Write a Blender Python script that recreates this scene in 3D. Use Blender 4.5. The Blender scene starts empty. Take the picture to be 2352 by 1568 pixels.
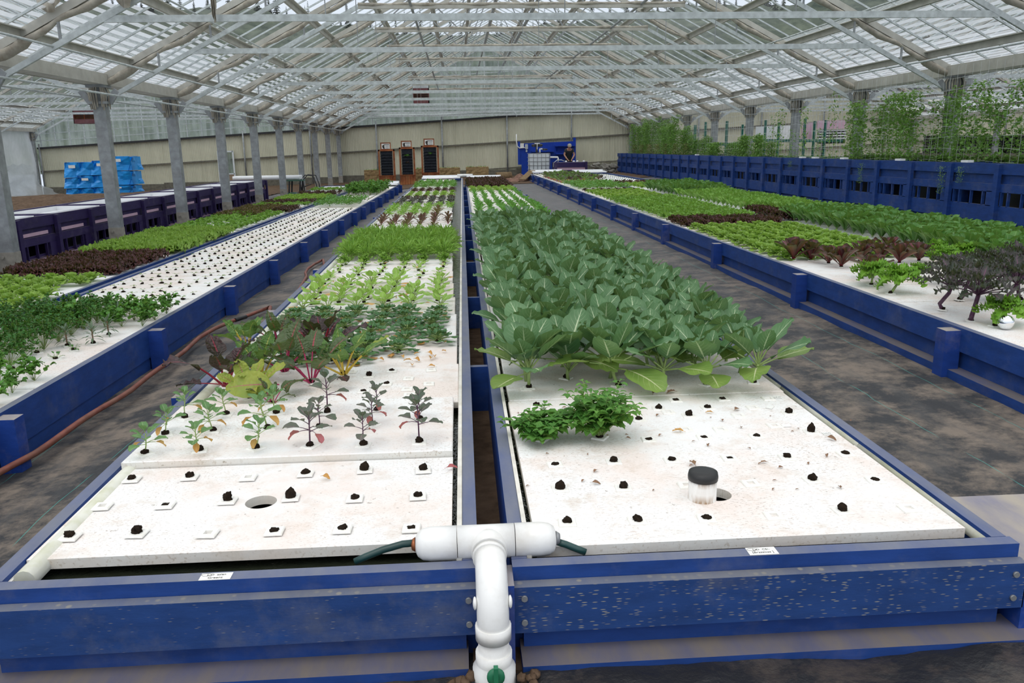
import bpy, math, random
from mathutils import Vector, Matrix, noise
SC=bpy.context.scene
COL=SC.collection
PI=math.pi
def rad(a): return math.radians(a)
rnd=random.Random(7)
# ---------------------------------------------------------------- camera
F=1850.0; CX,CY=1176.0,784.0; CAMH=1.45
_y=Vector((1052.0-CX,-(342.0-CY),-F)).normalized()
_u=Vector((-0.03,1,0)); _z=(_u-_u.dot(_y)*_y).normalized(); _x=_y.cross(_z)
ROT=Matrix((_x,_y,_z))            # camera space -> world
cam=bpy.data.objects.new('camera',bpy.data.cameras.new('camera'))
COL.objects.link(cam); SC.camera=cam
cam.matrix_world=Matrix.Translation((0,0,CAMH))@ROT.to_4x4()
cam.data.sensor_width=36; cam.data.lens=F/2352*36; cam.data.clip_end=600; cam.data.clip_start=.05
def ray(px,py): return ROT@Vector((px-CX,-(py-CY),-F))
def at_z(px,py,z): d=ray(px,py); t=(z-CAMH)/d.z; return Vector((d.x*t,d.y*t,z))
def at_y(px,py,Y): d=ray(px,py); t=Y/d.y; return Vector((d.x*t,Y,CAMH+d.z*t))
def at_x(px,py,X): d=ray(px,py); t=X/d.x; return Vector((X,d.y*t,CAMH+d.z*t))
_G=[(-60,-.9),(-21,-.5),(-6.1,-.17),(-2.3,-.10),(-1.6,-.02),(0,0),(1.7,0),(3,.05),(8,.2),(24,.5),(60,1)]
def G(x):
    for (a,b),(c,d) in zip(_G,_G[1:]):
        if x<=c: return b+(d-b)*(x-a)/(c-a)
    return 1
# ---------------------------------------------------------------- mesh builder
class MB:
    def __init__(s): s.v=[];s.f=[];s.uv=[];s.mi=[];s.sm=[];s.cur=0
    def vert(s,p,uv=(0,0)): s.v.append(tuple(p)); s.uv.append(uv); return len(s.v)-1
    def face(s,idx,sm=False): s.f.append(tuple(idx)); s.mi.append(s.cur); s.sm.append(sm)
    def box(s,c,d,rz=0,M=None,taper=1.0):
        m=M or (Matrix.Translation(c)@Matrix.Rotation(rz,4,'Z'))
        x,y,z=d[0]/2,d[1]/2,d[2]/2
        b=[s.vert(m@Vector((a*x*(taper if e>0 else 1),q*y*(taper if e>0 else 1),e*z))) for e in(-1,1) for a,q in((-1,-1),(1,-1),(1,1),(-1,1))]
        for q in((3,2,1,0),(4,5,6,7),(0,1,5,4),(1,2,6,5),(2,3,7,6),(3,0,4,7)): s.face([b[i] for i in q])
        return s
    def bb(s,x0,x1,y0,y1,z0,z1): return s.box(((x0+x1)/2,(y0+y1)/2,(z0+z1)/2),(abs(x1-x0),abs(y1-y0),abs(z1-z0)))
    def beam(s,p,q,w,h,up=(0,0,1)):
        p=Vector(p);q=Vector(q);d=q-p;L=d.length
        if L<1e-6: return s
        y=d/L;u=Vector(up);x=y.cross(u)
        if x.length<1e-4: x=Vector((1,0,0))
        x.normalize(); z=x.cross(y)
        m=Matrix(((x.x,y.x,z.x,0),(x.y,y.y,z.y,0),(x.z,y.z,z.z,0),(0,0,0,1)));m.translation=(p+q)/2
        return s.box(None,(w,L,h),M=m)
    def tube(s,pts,r,n=8,cap=True,sm=True,vs=1.0):
        pts=[Vector(p) for p in pts];N=len(pts)
        rr=[r]*N if not hasattr(r,'__len__') else list(r)
        rings=[];prev=None
        for i,p in enumerate(pts):
            t=(pts[min(i+1,N-1)]-pts[max(i-1,0)])
            if t.length<1e-9: t=Vector((0,0,1))
            t.normalize()
            if prev is None:
                a=Vector((0,0,1)) if abs(t.z)<.9 else Vector((1,0,0)); prev=(a-a.dot(t)*t).normalized()
            else:
                prev=prev-prev.dot(t)*t
                prev=prev.normalized() if prev.length>1e-6 else Vector((1,0,0))
            b=t.cross(prev)
            rings.append([s.vert(p+(prev*math.cos(2*PI*k/n)+b*math.sin(2*PI*k/n))*rr[i],(k/n,i/(N-1)*vs)) for k in range(n)])
        for i in range(N-1):
            for k in range(n): s.face((rings[i][k],rings[i][(k+1)%n],rings[i+1][(k+1)%n],rings[i+1][k]),sm)
        if cap: s.face(rings[0][::-1]); s.face(rings[-1])
        return s
    def lathe(s,prof,n=20,o=(0,0,0),sm=True):
        o=Vector(o);R=[]
        for r,z in prof: R.append([s.vert(o+Vector((r*math.cos(2*PI*k/n),r*math.sin(2*PI*k/n),z)),(k/n,z)) for k in range(n)])
        for i in range(len(R)-1):
            for k in range(n): s.face((R[i][k],R[i][(k+1)%n],R[i+1][(k+1)%n],R[i+1][k]),sm)
        s.face(R[0][::-1]); s.face(R[-1]); return s
    def lump(s,c,r,seed=0,n=8,m=6,amp=.3,sm=True):
        c=Vector(c); rx,ry,rz=r if hasattr(r,'__len__') else (r,r,r); R=[]
        for i in range(m+1):
            a=PI*i/m
            if i in(0,m): R.append([s.vert(c+Vector((0,0,rz*math.cos(a))))]); continue
            row=[]
            for k in range(n):
                d=Vector((math.sin(a)*math.cos(2*PI*k/n),math.sin(a)*math.sin(2*PI*k/n),math.cos(a)))
                q=1+amp*noise.noise(d*1.7+Vector((seed*3.1,seed*1.7,0)))*1.6
                row.append(s.vert(c+Vector((d.x*rx,d.y*ry,d.z*rz))*q,(k/n,i/m)))
            R.append(row)
        for k in range(n):
            s.face((R[0][0],R[1][k],R[1][(k+1)%n]),sm); s.face((R[m][0],R[m-1][(k+1)%n],R[m-1][k]),sm)
        for i in range(1,m-1):
            for k in range(n): s.face((R[i][k],R[i+1][k],R[i+1][(k+1)%n],R[i][(k+1)%n]),sm)
        return s
    def grid(s,fn,nu,nv,sm=True):
        g=[[s.vert(fn(i/nu,j/nv),(i/nu,j/nv)) for j in range(nv+1)] for i in range(nu+1)]
        for i in range(nu):
            for j in range(nv): s.face((g[i][j],g[i+1][j],g[i+1][j+1],g[i][j+1]),sm)
        return s
    def mesh(s,name,mats):
        me=bpy.data.meshes.new(name); me.from_pydata(s.v,[],s.f)
        mats=mats if isinstance(mats,(list,tuple)) else [mats]
        for m in mats: me.materials.append(m)
        if len(mats)>1: me.polygons.foreach_set('material_index',s.mi)
        me.polygons.foreach_set('use_smooth',s.sm)
        uvl=me.uv_layers.new(name='UVMap'); li=[0]*len(me.loops); me.loops.foreach_get('vertex_index',li)
        fl=[]
        for i in li: fl.extend(s.uv[i])
        uvl.data.foreach_set('uv',fl); me.update(); return me
    def build(s,name,mats,parent=None,loc=None):
        o=bpy.data.objects.new(name,s.mesh(name,mats)); COL.objects.link(o)
        if parent is not None: o.parent=parent
        if loc is not None: o.location=loc
        return o
def tag(o,label=None,cat=None,group=None,kind=None):
    if label: o['label']=label
    if cat: o['category']=cat
    if group: o['group']=group
    if kind: o['kind']=kind
    return o
def empty(name,loc=(0,0,0),rz=0):
    o=bpy.data.objects.new(name,None); COL.objects.link(o); o.location=loc; o.rotation_euler=(0,0,rz); o.empty_display_size=.1; return o
def struct(name,mb,m): o=mb.build(name,m); o['kind']='structure'; return o
def kids(o): return [c for c in KIDS.get(o.name,[])]
KIDS={}
def reg(root):
    """remember a prototype's tree so that it can be copied quickly"""
    def rec(o): return (o,[rec(c) for c in o.children])
    return rec(root)
def dup(tree,loc=None,rz=None,sc=None,parent=None):
    o,ch=tree; c=o.copy(); COL.objects.link(c)
    if parent is not None: c.parent=parent
    if loc is not None: c.location=loc
    if rz is not None: c.rotation_euler=(o.rotation_euler[0],o.rotation_euler[1],rz)
    if sc is not None: c.scale=(sc,sc,sc) if not hasattr(sc,'__len__') else sc
    for t in ch: dup(t,parent=c)
    return c
# ---------------------------------------------------------------- materials
class NT:
    def __init__(s,name):
        s.m=bpy.data.materials.new(name); s.m.use_nodes=True; s.t=s.m.node_tree; s.t.nodes.clear()
        s.out=s.t.nodes.new('ShaderNodeOutputMaterial')
    def n(s,k,**kw):
        x=s.t.nodes.new('ShaderNode'+k)
        for a,b in kw.items():
            if a.startswith('i_'): 
                key=a[2:]; key=int(key) if key.isdigit() else key.replace('_',' ')
                x.inputs[key].default_value=b
            else: setattr(x,a,b)
        return x
    def l(s,a,b): s.t.links.new(a,b)
    def set(s,sock,v):
        if hasattr(v,'is_linked') or hasattr(v,'links'): s.l(v,sock)
        else: sock.default_value=v
    def math(s,op,a,b=0,c=0,clamp=False):
        x=s.t.nodes.new('ShaderNodeMath'); x.operation=op; x.use_clamp=clamp
        s.set(x.inputs[0],a); s.set(x.inputs[1],b); s.set(x.inputs[2],c); return x.outputs[0]
    def mix(s,f,a,b,bt='MIX'):
        x=s.t.nodes.new('ShaderNodeMix'); x.data_type='RGBA'; x.blend_type=bt
        s.set(x.inputs[0],f); s.set(x.inputs[6],a if not isinstance(a,tuple) else (*a[:3],1)); s.set(x.inputs[7],b if not isinstance(b,tuple) else (*b[:3],1)); return x.outputs[2]
    def coord(s,which='Object'): return s.n('TexCoord').outputs[which]
    def pos(s): return s.n('NewGeometry').outputs['Position']
    def map(s,v,sc=(1,1,1),ro=(0,0,0),lo=(0,0,0)):
        x=s.n('Mapping'); s.l(v,x.inputs[0]); x.inputs['Scale'].default_value=sc; x.inputs['Rotation'].default_value=ro; x.inputs['Location'].default_value=lo; return x.outputs[0]
    def noise(s,v,scale=5,det=4,rough=.55,dist=0):
        x=s.n('TexNoise'); s.l(v,x.inputs['Vector']); x.inputs['Scale'].default_value=scale; x.inputs['Detail'].default_value=det; x.inputs['Roughness'].default_value=rough; x.inputs['Distortion'].default_value=dist; return x.outputs[0]
    def vor(s,v,scale=5,feat='F1'):
        x=s.n('TexVoronoi',feature=feat); s.l(v,x.inputs['Vector']); x.inputs['Scale'].default_value=scale; return x.outputs['Distance']
    def ramp(s,f,a,b,lo=0.0,hi=1.0):
        x=s.n('MapRange'); s.set(x.inputs[0],f); x.inputs[1].default_value=a; x.inputs[2].default_value=b; x.inputs[3].default_value=lo; x.inputs[4].default_value=hi; x.clamp=True; return x.outputs[0]
    def sep(s,v): x=s.n('SeparateXYZ'); s.l(v,x.inputs[0]); return x.outputs
    def bump(s,h,st=.3,d=.01): x=s.n('Bump'); s.l(h,x.inputs['Height']); x.inputs['Strength'].default_value=st; x.inputs['Distance'].default_value=d; return x.outputs[0]
    def rand(s): return s.n('ObjectInfo').outputs['Random']
    def bsdf(s,col,rough=.6,spec=.3,metal=0,normal=None,**kw):
        b=s.n('BsdfPrincipled'); s.set(b.inputs['Base Color'],col if not isinstance(col,tuple) else (*col[:3],1)); s.set(b.inputs['Roughness'],rough)
        b.inputs['Specular IOR Level'].default_value=spec; b.inputs['Metallic'].default_value=metal
        if normal is not None: s.l(normal,b.inputs['Normal'])
        for k,v in kw.items(): s.set(b.inputs[k.replace('_',' ')],v)
        return b.outputs[0]
    def done(s,sh): s.l(sh,s.out.inputs[0]); return s.m
MAT={}
def simple(name,col,rough=.6,spec=.3,metal=0,var=.15,scale=8,dirt=None,damt=.4,dscale=3,bump=0):
    t=NT(name); p=t.coord(); n=t.noise(p,scale,5)
    c=t.mix(t.ramp(n,.3,.7,0,1),tuple(x*(1-var) for x in col),tuple(min(1,x*(1+var)) for x in col))
    if dirt: c=t.mix(t.ramp(t.noise(p,dscale,6,.65),.45,.75,0,damt),c,dirt)
    nm=t.bump(t.noise(p,scale*4,4),bump,.005) if bump else None
    MAT[name]=t.done(t.bsdf(c,rough,spec,metal,nm)); return MAT[name]
def leafmat(name,col,col2=None,vein=(.45,.55,.3),mid=.05,side=.0,rough=.5,var=.25,transl=.25,edge=None,savoy=0):
    col=tuple(x*1.22 for x in col); col2=tuple(x*1.22 for x in col2) if col2 else None
    t=NT(name); uv=t.n('TexCoord').outputs['UV']; s=t.sep(uv); u=t.math('ABSOLUTE',t.math('MULTIPLY',t.math('SUBTRACT',s[0],.5),2)); v=s[1]
    col2=col2 or tuple(x*1.5 for x in col)
    p=t.coord(); n=t.noise(p,9,3)
    c=t.mix(t.ramp(n,.35,.65),col,col2)
    r=t.rand(); c=t.mix(t.math('MULTIPLY',r,.35),c,tuple(x*.6 for x in col))
    if edge: c=t.mix(t.ramp(t.math('ADD',u,t.math('MULTIPLY',v,.5)),.5,1.2,0,.9),c,edge)
    if side>0:
        w=t.math('FRACT',t.math('SUBTRACT',t.math('MULTIPLY',v,7),t.math('MULTIPLY',u,2.6)))
        m=t.math('MULTIPLY',t.ramp(w,0,.13,1,0),side); m=t.math('MULTIPLY',m,t.ramp(u,.15,.95,1,.0))
        c=t.mix(m,c,vein)
    if mid>0:
        wd=t.math('MULTIPLY',t.math('SUBTRACT',1.15,v),mid); m=t.ramp(t.math('SUBTRACT',u,wd),-.01,.03,1,0)
        c=t.mix(m,c,vein)
    nm=None
    if savoy: nm=t.bump(t.vor(t.map(uv,(5,11,1)),1.0),savoy,.01)
    elif side>0: nm=t.bump(w,.25,.004)
    b=t.bsdf(c,rough,.35,0,nm)
    if transl>0:
        tr=t.n('BsdfTranslucent'); t.l(t.mix(.5,c,(.35,.5,.08)),tr.inputs[0])
        mx=t.n('MixShader',i_0=transl); t.l(b,mx.inputs[1]); t.l(tr.outputs[0],mx.inputs[2]); b=mx.outputs[0]
    MAT[name]=t.done(b); return MAT[name]
# blue-painted timber: dust lies on upward faces and collects in blotches
def timber(name,col,dust=(.33,.31,.30),incised=False,da=.8,blot=.35):
    t=NT(name); g=t.n('NewGeometry'); nz=t.sep(g.outputs['Normal'])[2]; p=g.outputs['Position']
    n=t.noise(t.map(p,(1,1,3)),6,6,.6)
    c=t.mix(t.ramp(n,.3,.7),tuple(x*.8 for x in col),tuple(x*1.2 for x in col))
    c=t.mix(t.ramp(t.noise(p,3.1,8,.7),.52,.8,0,blot),c,dust)
    if incised:
        v=t.n('TexVoronoi',feature='F1'); t.l(t.map(p,(30,30,165)),v.inputs['Vector']); v.inputs['Scale'].default_value=1.0; v.inputs['Randomness'].default_value=.55
        m=t.math('MULTIPLY',t.ramp(v.outputs['Distance'],.17,.30,1,0),t.ramp(t.noise(p,5,3),.30,.55,0,.8)); c=t.mix(m,c,(.36,.33,.25))
    d=t.math('MULTIPLY',t.ramp(nz,.6,.95),t.ramp(t.noise(t.map(p,(3,1,3)),2.6,7,.65),.25,.65,da*.45,da)); c=t.mix(d,c,dust)
    MAT[name]=t.done(t.bsdf(c,.55,.3,0,t.bump(n,.2,.01))); return MAT[name]
timber('blue',(.013,.050,.215),dust=(.21,.215,.225),da=.75); timber('blue_incised',(.016,.052,.185),dust=(.20,.20,.19),incised=True,blot=.5)
timber('purple',(.030,.018,.085),da=.35,blot=.2)
timber('blue_post',(.011,.045,.235),dust=(.36,.32,.27),da=1.0)
timber('blue_sill',(.013,.050,.215),dust=(.17,.145,.12),da=.95)
t=NT('raft'); p=t.pos(); r=t.rand()
c=t.mix(t.ramp(t.noise(p,2.6,6,.65),.42,.62),(.80,.80,.79),(.78,.70,.65))
c=t.mix(t.ramp(t.noise(p,7,7,.75),.53,.75,0,.65),c,(.56,.45,.35))
sp=t.ramp(t.noise(t.map(p,(1,2.4,1)),95,2),.58,.66,0,.75); c=t.mix(t.math('MULTIPLY',sp,t.ramp(t.noise(p,1.7,2),.35,.65,.15,1)),c,(.42,.34,.28))
c=t.mix(t.ramp(t.noise(p,38,5,.65),.66,.72,0,.8),c,(.20,.15,.11))
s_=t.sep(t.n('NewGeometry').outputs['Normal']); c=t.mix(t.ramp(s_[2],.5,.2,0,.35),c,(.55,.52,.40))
MAT['raft']=t.done(t.bsdf(c,.75,.2,0,t.bump(t.noise(p,60,3),.25,.004)))
t=NT('raft_clean'); p=t.pos()
c=t.mix(t.ramp(t.noise(p,2,4),.4,.8),(.84,.85,.86),(.76,.73,.70)); MAT['raft_clean']=t.done(t.bsdf(c,.7,.2))
simple('pot',(.85,.84,.80),.5,.35,var=.05,dirt=(.55,.5,.35),damt=.35,dscale=25)
simple('soil',(.022,.015,.010),.95,.1,var=.5,scale=90,bump=.8)
simple('dirt',(.10,.065,.042),.95,.1,var=.4,scale=14,dirt=(.19,.13,.09),damt=.7,bump=.9)
simple('pvc',(.80,.80,.78),.32,.5,var=.04,scale=4,dirt=(.42,.36,.28),damt=.35,dscale=9)
simple('pvc_dirty',(.66,.66,.58),.45,.4,var=.1,scale=4,dirt=(.36,.38,.12),damt=.7,dscale=5)
simple('liner',(.72,.70,.64),.6,.3,var=.08,scale=6,dirt=(.3,.25,.15),damt=.5,dscale=7)
simple('black_liner',(.012,.012,.012),.35,.5,var=.3)
simple('galv',(.33,.35,.36),.55,.5,metal=.35,var=.25,scale=9,dirt=(.17,.16,.14),damt=.6,dscale=2)
simple('galv_light',(.52,.56,.56),.5,.5,metal=.15,var=.2,scale=12)
simple('beige_steel',(.50,.49,.44),.7,.3,var=.12,scale=5,dirt=(.26,.22,.17),damt=.4)
simple('concrete',(.33,.31,.27),.9,.1,var=.2,scale=12,bump=.3)
simple('hose_red',(.20,.065,.045),.55,.35,var=.3,scale=10,dirt=(.16,.12,.08),damt=.6,dscale=9)
simple('hose_green',(.010,.045,.042),.4,.5,var=.2)
simple('copper',(.30,.10,.04),.4,.5,metal=.6)
simple('green_plastic',(.02,.17,.08),.4,.4,var=.1)
simple('black_rubber',(.015,.016,.017),.5,.4,var=.3,dirt=(.09,.08,.07),damt=.4)
simple('paper',(.82,.83,.80),.6,.2,var=.04,scale=20,dirt=(.6,.5,.42),damt=.3,dscale=30)
simple('ink',(.07,.065,.06),.7,.1,var=.1)
simple('cedar',(.27,.075,.025),.55,.3,var=.4,scale=4,dirt=(.55,.3,.12),damt=.5,dscale=2.5)
simple('felt',(.028,.032,.040),.85,.1,var=.35,scale=12)
simple('straw',(.34,.24,.12),.9,.1,var=.4,scale=30,bump=.9,dirt=(.14,.09,.05),damt=.6)
simple('tarp_blue',(.01,.33,.95),.32,.5,var=.25,scale=2.2,dirt=(.01,.16,.60),damt=.7,dscale=1.6)
simple('blue_board',(.006,.045,.36),.5,.3,var=.08)
simple('white_tank',(.74,.78,.80),.35,.4,var=.05)
simple('white_paint',(.82,.84,.85),.5,.3,var=.04)
simple('grey_metal',(.25,.26,.27),.45,.5,metal=.4,var=.1)
simple('dark_metal',(.03,.03,.032),.5,.4,var=.2)
simple('maroon',(.16,.055,.06),.5,.35,var=.12,dirt=(.3,.2,.18),damt=.3)
simple('rack_green',(.01,.11,.075),.5,.35,var=.15)
simple('bench_green',(.05,.14,.10),.5,.35,var=.15)
simple('pink_board',(.62,.42,.52),.7,.2,var=.06)
simple('log',(.20,.14,.08),.9,.1,var=.3,scale=12,bump=.6)
simple('burlap',(.21,.125,.095),.95,.1,var=.35,scale=9,bump=.8)
simple('rock',(.26,.25,.22),.9,.15,var=.35,scale=6,bump=.7)
simple('black_plastic',(.012,.014,.013),.45,.4,var=.3)
simple('string',(.75,.78,.78),.6,.3,var=.05)
simple('skin',(.42,.22,.15),.55,.35,var=.1)
simple('shirt',(.035,.040,.042),.85,.15,var=.2)
simple('trousers',(.03,.035,.03),.9,.1,var=.3)
simple('cap',(.36,.33,.27),.85,.15,var=.12)
simple('plywood',(.34,.25,.17),.8,.2,var=.12)
simple('wall_grime',(.16,.15,.12),.85,.2,var=.3)
simple('cloth',(.42,.39,.33),.85,.15,var=.3,scale=6,dirt=(.22,.18,.13),damt=.7,dscale=7,bump=.5)
simple('white_panel',(.88,.89,.91),.55,.3,var=.03)
t=NT('mirror_ball'); MAT['mirror_ball']=t.done(t.bsdf((.85,.87,.88),.08,.5,1.0))
t=NT('water'); p=t.pos(); MAT['water']=t.done(t.bsdf((.018,.022,.014),.06,.6,0,t.bump(t.noise(p,22,3,.6,.5),.5,.02)))
t=NT('foam'); MAT['foam']=t.done(t.bsdf((.75,.78,.78),.7,.2))
# corrugated wall sheet
t=NT('corrugated'); p=t.pos(); 
c=t.mix(t.ramp(t.noise(t.map(p,(1,1,.25)),1.3,5),.3,.7),(.58,.57,.44),(.70,.68,.54))
c=t.mix(t.ramp(t.noise(t.map(p,(5,1,.12)),2.2,5,.7),.55,.85,0,.55),c,(.27,.23,.15))
c=t.mix(t.ramp(t.noise(t.map(p,(9,1,.5)),2.0,3,.7),.76,.8,0,.6),c,(.14,.09,.05))
MAT['corrugated']=t.done(t.bsdf(c,.7,.25))
# woven ground cover with dust and teal marker threads
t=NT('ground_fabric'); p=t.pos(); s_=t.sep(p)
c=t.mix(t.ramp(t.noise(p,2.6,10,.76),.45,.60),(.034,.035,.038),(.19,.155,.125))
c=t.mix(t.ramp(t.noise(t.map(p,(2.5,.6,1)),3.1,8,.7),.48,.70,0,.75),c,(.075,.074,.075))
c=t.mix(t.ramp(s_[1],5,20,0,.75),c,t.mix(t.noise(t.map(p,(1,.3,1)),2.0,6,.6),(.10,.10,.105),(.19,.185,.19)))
w=t.math('FRACT',t.math('ADD',t.math('MULTIPLY',t.math('ADD',s_[0],t.math('MULTIPLY',t.noise(t.map(p,(.2,.8,1)),1.5,2),.08)),1/.46),.33))
c=t.mix(t.math('MULTIPLY',t.ramp(t.math('ABSOLUTE',t.math('SUBTRACT',w,.5)),.002,.006,.7,0),t.ramp(t.noise(p,2.0,2),.4,.5)),c,(.05,.34,.30))
MAT['ground_fabric']=t.done(t.bsdf(c,.7,.3,0,t.bump(t.noise(p,9,6,.65),.6,.02)))
t=NT('black_fabric'); p=t.pos()
c=t.mix(t.ramp(t.noise(p,3.2,8,.7,.4),.5,.8),(.014,.014,.015),(.11,.085,.065))
MAT['black_fabric']=t.done(t.bsdf(c,.42,.5,0,t.bump(t.noise(p,14,5,.6),.5,.02)))
# glazing
def glass(name,tint,body,fac,fac2,scale=(1,1,1),ns=.8,stripes=None,fac3=None):
    t=NT(name); p=t.pos(); n=t.ramp(t.noise(t.map(p,scale),ns,5,.65),.35,.7,fac,fac2)
    if stripes:
        w=t.math('FRACT',t.math('MULTIPLY',t.n('TexCoord').outputs['UV'] if False else t.sep(t.coord('UV'))[0],stripes))
        n=t.math('MAXIMUM',n,t.ramp(t.math('ABSOLUTE',t.math('SUBTRACT',w,.5)),.22,.26,0,fac3))
    tr=t.n('BsdfTransparent'); tr.inputs[0].default_value=(*tint,1)
    d=t.bsdf(body,.35,.5); tl=t.n('BsdfTranslucent'); tl.inputs[0].default_value=(*body,1)
    a=t.n('MixShader',i_0=.5); t.l(d,a.inputs[1]); t.l(tl.outputs[0],a.inputs[2])
    mx=t.n('MixShader'); t.l(n,mx.inputs[0]); t.l(tr.outputs[0],mx.inputs[1]); t.l(a.outputs[0],mx.inputs[2])
    MAT[name]=t.done(mx.outputs[0]); return MAT[name]
glass('roof_glass',(.95,.97,.97),(.70,.74,.77),.02,.17,ns=.5)
glass('sky_stripe_glass',(.97,.98,.99),(.80,.84,.90),.02,.12,ns=.6,stripes=9,fac3=.72)  # whitish stripes painted into the lower panes stand in for bright sky light
glass('gable_glass',(.86,.92,.90),(.58,.63,.61),.10,.62,(2.6,1,.22),1.3)
glass('poly',(.9,.92,.93),(.62,.65,.66),.55,.85,(1,1,.6),.9)
# ---------------------------------------------------------------- ground
mb=MB()
xs=[-26,-21,-16,-11,-7]+[-6.1+.25*i for i in range(0,59)]+[9,12,16,20,24,30,40]
ys=[-2.5,-1,0,.6]+[.9+.12*i for i in range(0,30)]+[4.6+.35*i for i in range(0,60)]+[26,30,35,40,43.2]
def gz(x,y):
    z=G(x)
    if -3<x<3.4 and y<12: z+=.020*noise.noise(Vector((x*2.2,y*1.3,0)))+.008*noise.noise(Vector((x*6,y*5,3)))
    return z-.004
idx=[[mb.vert((x,y,gz(x,y))) for y in ys] for x in xs]
for i in range(len(xs)-1):
    for j in range(len(ys)-1): mb.face((idx[i][j],idx[i+1][j],idx[i+1][j+1],idx[i][j+1]),True)
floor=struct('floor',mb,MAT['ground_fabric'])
# bare earth along the far wall
mb=MB(); mb.grid(lambda u,v:(-20.5+59*u,33.2+9.7*v+(.8*math.sin(u*40)if v==0 else 0),G(-20.5+59*u)+.012+.05*max(0,noise.noise(Vector((u*60,v*12,1))))*(0 if v==0 else 1)),90,12)
o=mb.build('bare_earth',MAT['dirt']); tag(o,'strip of bare brown earth along the foot of the back wall','earth',kind='stuff')
# ---------------------------------------------------------------- back wall
YW=43.0
def line(p,q,Y=YW):
    a=at_y(*p,Y);b=at_y(*q,Y); k=(b.z-a.z)/(b.x-a.x); return lambda x:a.z+k*(x-a.x)
ztop=line((100,340),(1420,250)); zmid=line((103,394),(1420,310)); zlow=line((833,407),(1405,370))
mb=MB(); x=-21.0; k=0; prev=None
while x<39:
    y=YW+(.014 if k%2 else -.014)
    a=mb.vert((x,y,G(x)-.3)); b=mb.vert((x,y,ztop(x)))
    if prev: mb.face((prev[0],a,b,prev[1]))
    prev=(a,b); x+=.042; k+=1
struct('wall_back',mb,MAT['corrugated'])
mb=MB()
for xx in [-20.9+3.35*i for i in range(18)]: mb.tube([(xx,YW-.12,G(xx)-.05),(xx,YW-.12,ztop(xx)+ (1.2 if int(xx)%2 else .2))],.045,6)
o=struct('trim_1',mb,MAT['galv'])
def rail(name,fn,w,h,m,dy=-.07):
    mb=MB(); 
    for i in range(20): a=-21+3*i; mb.beam((a,YW+dy,fn(a)),(a+3,YW+dy,fn(a+3)),w,h)
    return struct(name,mb,m)
rail('trim_2',ztop,.14,.09,MAT['dark_metal']); rail('trim_3',zmid,.08,.07,MAT['wall_grime']); rail('trim_4',zlow,.06,.05,MAT['wall_grime'])
mb=MB()
for i in range(20): a=-21+3*i; mb.box((a+1.5,YW-.09,G(a+1.5)+.13),(3,.10,.42))
struct('baseboard_back',mb,MAT['wall_grime'])
# door in the back wall
dr=empty('door_1',(at_y(484,0,YW-.15).x,YW-.15,0)); dr['kind']='structure'
zx=dr.location.x; zb=G(zx)
p0=at_y(468,347,YW-.15); zt=p0.z; zm=at_y(484,400,YW-.15).z; wd=.75
mb=MB(); mb.bb(-wd/2,wd/2,-.03,.03,zb,zm); o=mb.build('door_panel',MAT['plywood'],dr)
mb=MB()
for s in(-1,0,1): mb.bb(s*wd/2-.035,s*wd/2+.035,-.05,.03,zb if s else zm,zt)
mb.bb(-wd/2,wd/2,-.05,.03,zt-.07,zt); mb.bb(-wd/2,wd/2,-.05,.03,zm-.03,zm+.03); mb.build('door_frame',MAT['white_tank'],dr)
mb=MB(); mb.bb(-wd/2,wd/2,-.005,.005,zm,zt); mb.build('door_glass',MAT['gable_glass'],dr)
# ---------------------------------------------------------------- roof geometry, four bays
X0=-6.05; BW=15.05; TRY=[4.2+3.5*k for k in range(12)]
EAVE=2.66; SL=.51; RH=EAVE+SL*BW/2; OFF=.36; CXL=4.05; TIE=3.12; TX=1.62
bays=[X0-BW,X0,X0+BW,X0+2*BW]
cx_=BW/2
def roofz(lx): return EAVE+SL*min(lx,BW-lx)
def make_truss():
    t=empty('roof_truss')
    for s in(0,1):
        f=(lambda x:x) if s==0 else (lambda x:BW-x)
        mb=MB(); mb.beam((f(.05),0,roofz(.05)),(f(cx_),0,RH),.05,.10); mb.build('rafter',MAT['beige_steel'],t)
        mb=MB(); mb.beam((f(.08),0,EAVE-OFF+.04),(f(CXL),0,roofz(CXL)-OFF),.045,.07)
        mb.build('bottom_chord',MAT['galv_light'],t)
        for x in(1.05,1.95,2.9,3.8): mb=MB(); mb.beam((f(x),0,roofz(x)-OFF),(f(x),0,roofz(x)),.03,.03,(0,1,0)); mb.build('strut',MAT['galv'],t)
        za=roofz(CXL)-OFF
        for p,q in (((CXL,za),(5.2,roofz(5.2))),((5.2,roofz(5.2)),(6.2,za)),((6.2,za),(cx_-.3,roofz(cx_-.3)))): mb=MB(); mb.beam((f(p[0]),0,p[1]),(f(q[0]),0,q[1]),.03,.03,(0,1,0)); mb.build('brace',MAT['galv'],t)
    za=roofz(CXL)-OFF
    mb=MB(); mb.beam((CXL,0,za),(BW-CXL,0,za),.05,.07); mb.build('collar_tie',MAT['beige_steel'],t)
    mb=MB(); mb.beam((TX,0,TIE),(BW-TX,0,TIE),.04,.085); mb.build('tie_beam',MAT['galv_light'],t)
    for x in(4.4,7.5,10.6): mb=MB(); mb.beam((x,0,TIE),(x,0,za),.012,.012,(0,1,0)); mb.build('hanger_rod',MAT['galv'],t)
    return t
tt=make_truss(); T=reg(tt); first=True
BN=['outer left bay','central bay','right bay','outer right bay']
for bi,bx in enumerate(bays):
    for k,y in enumerate(TRY):
        o=tt if first else dup(T); first=False; o.location=(bx,y,0)
        tag(o,f'grey steel roof truss spanning the {BN[bi]} of the glasshouse','roof truss',f'roof trusses of the {BN[bi]}')
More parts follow.
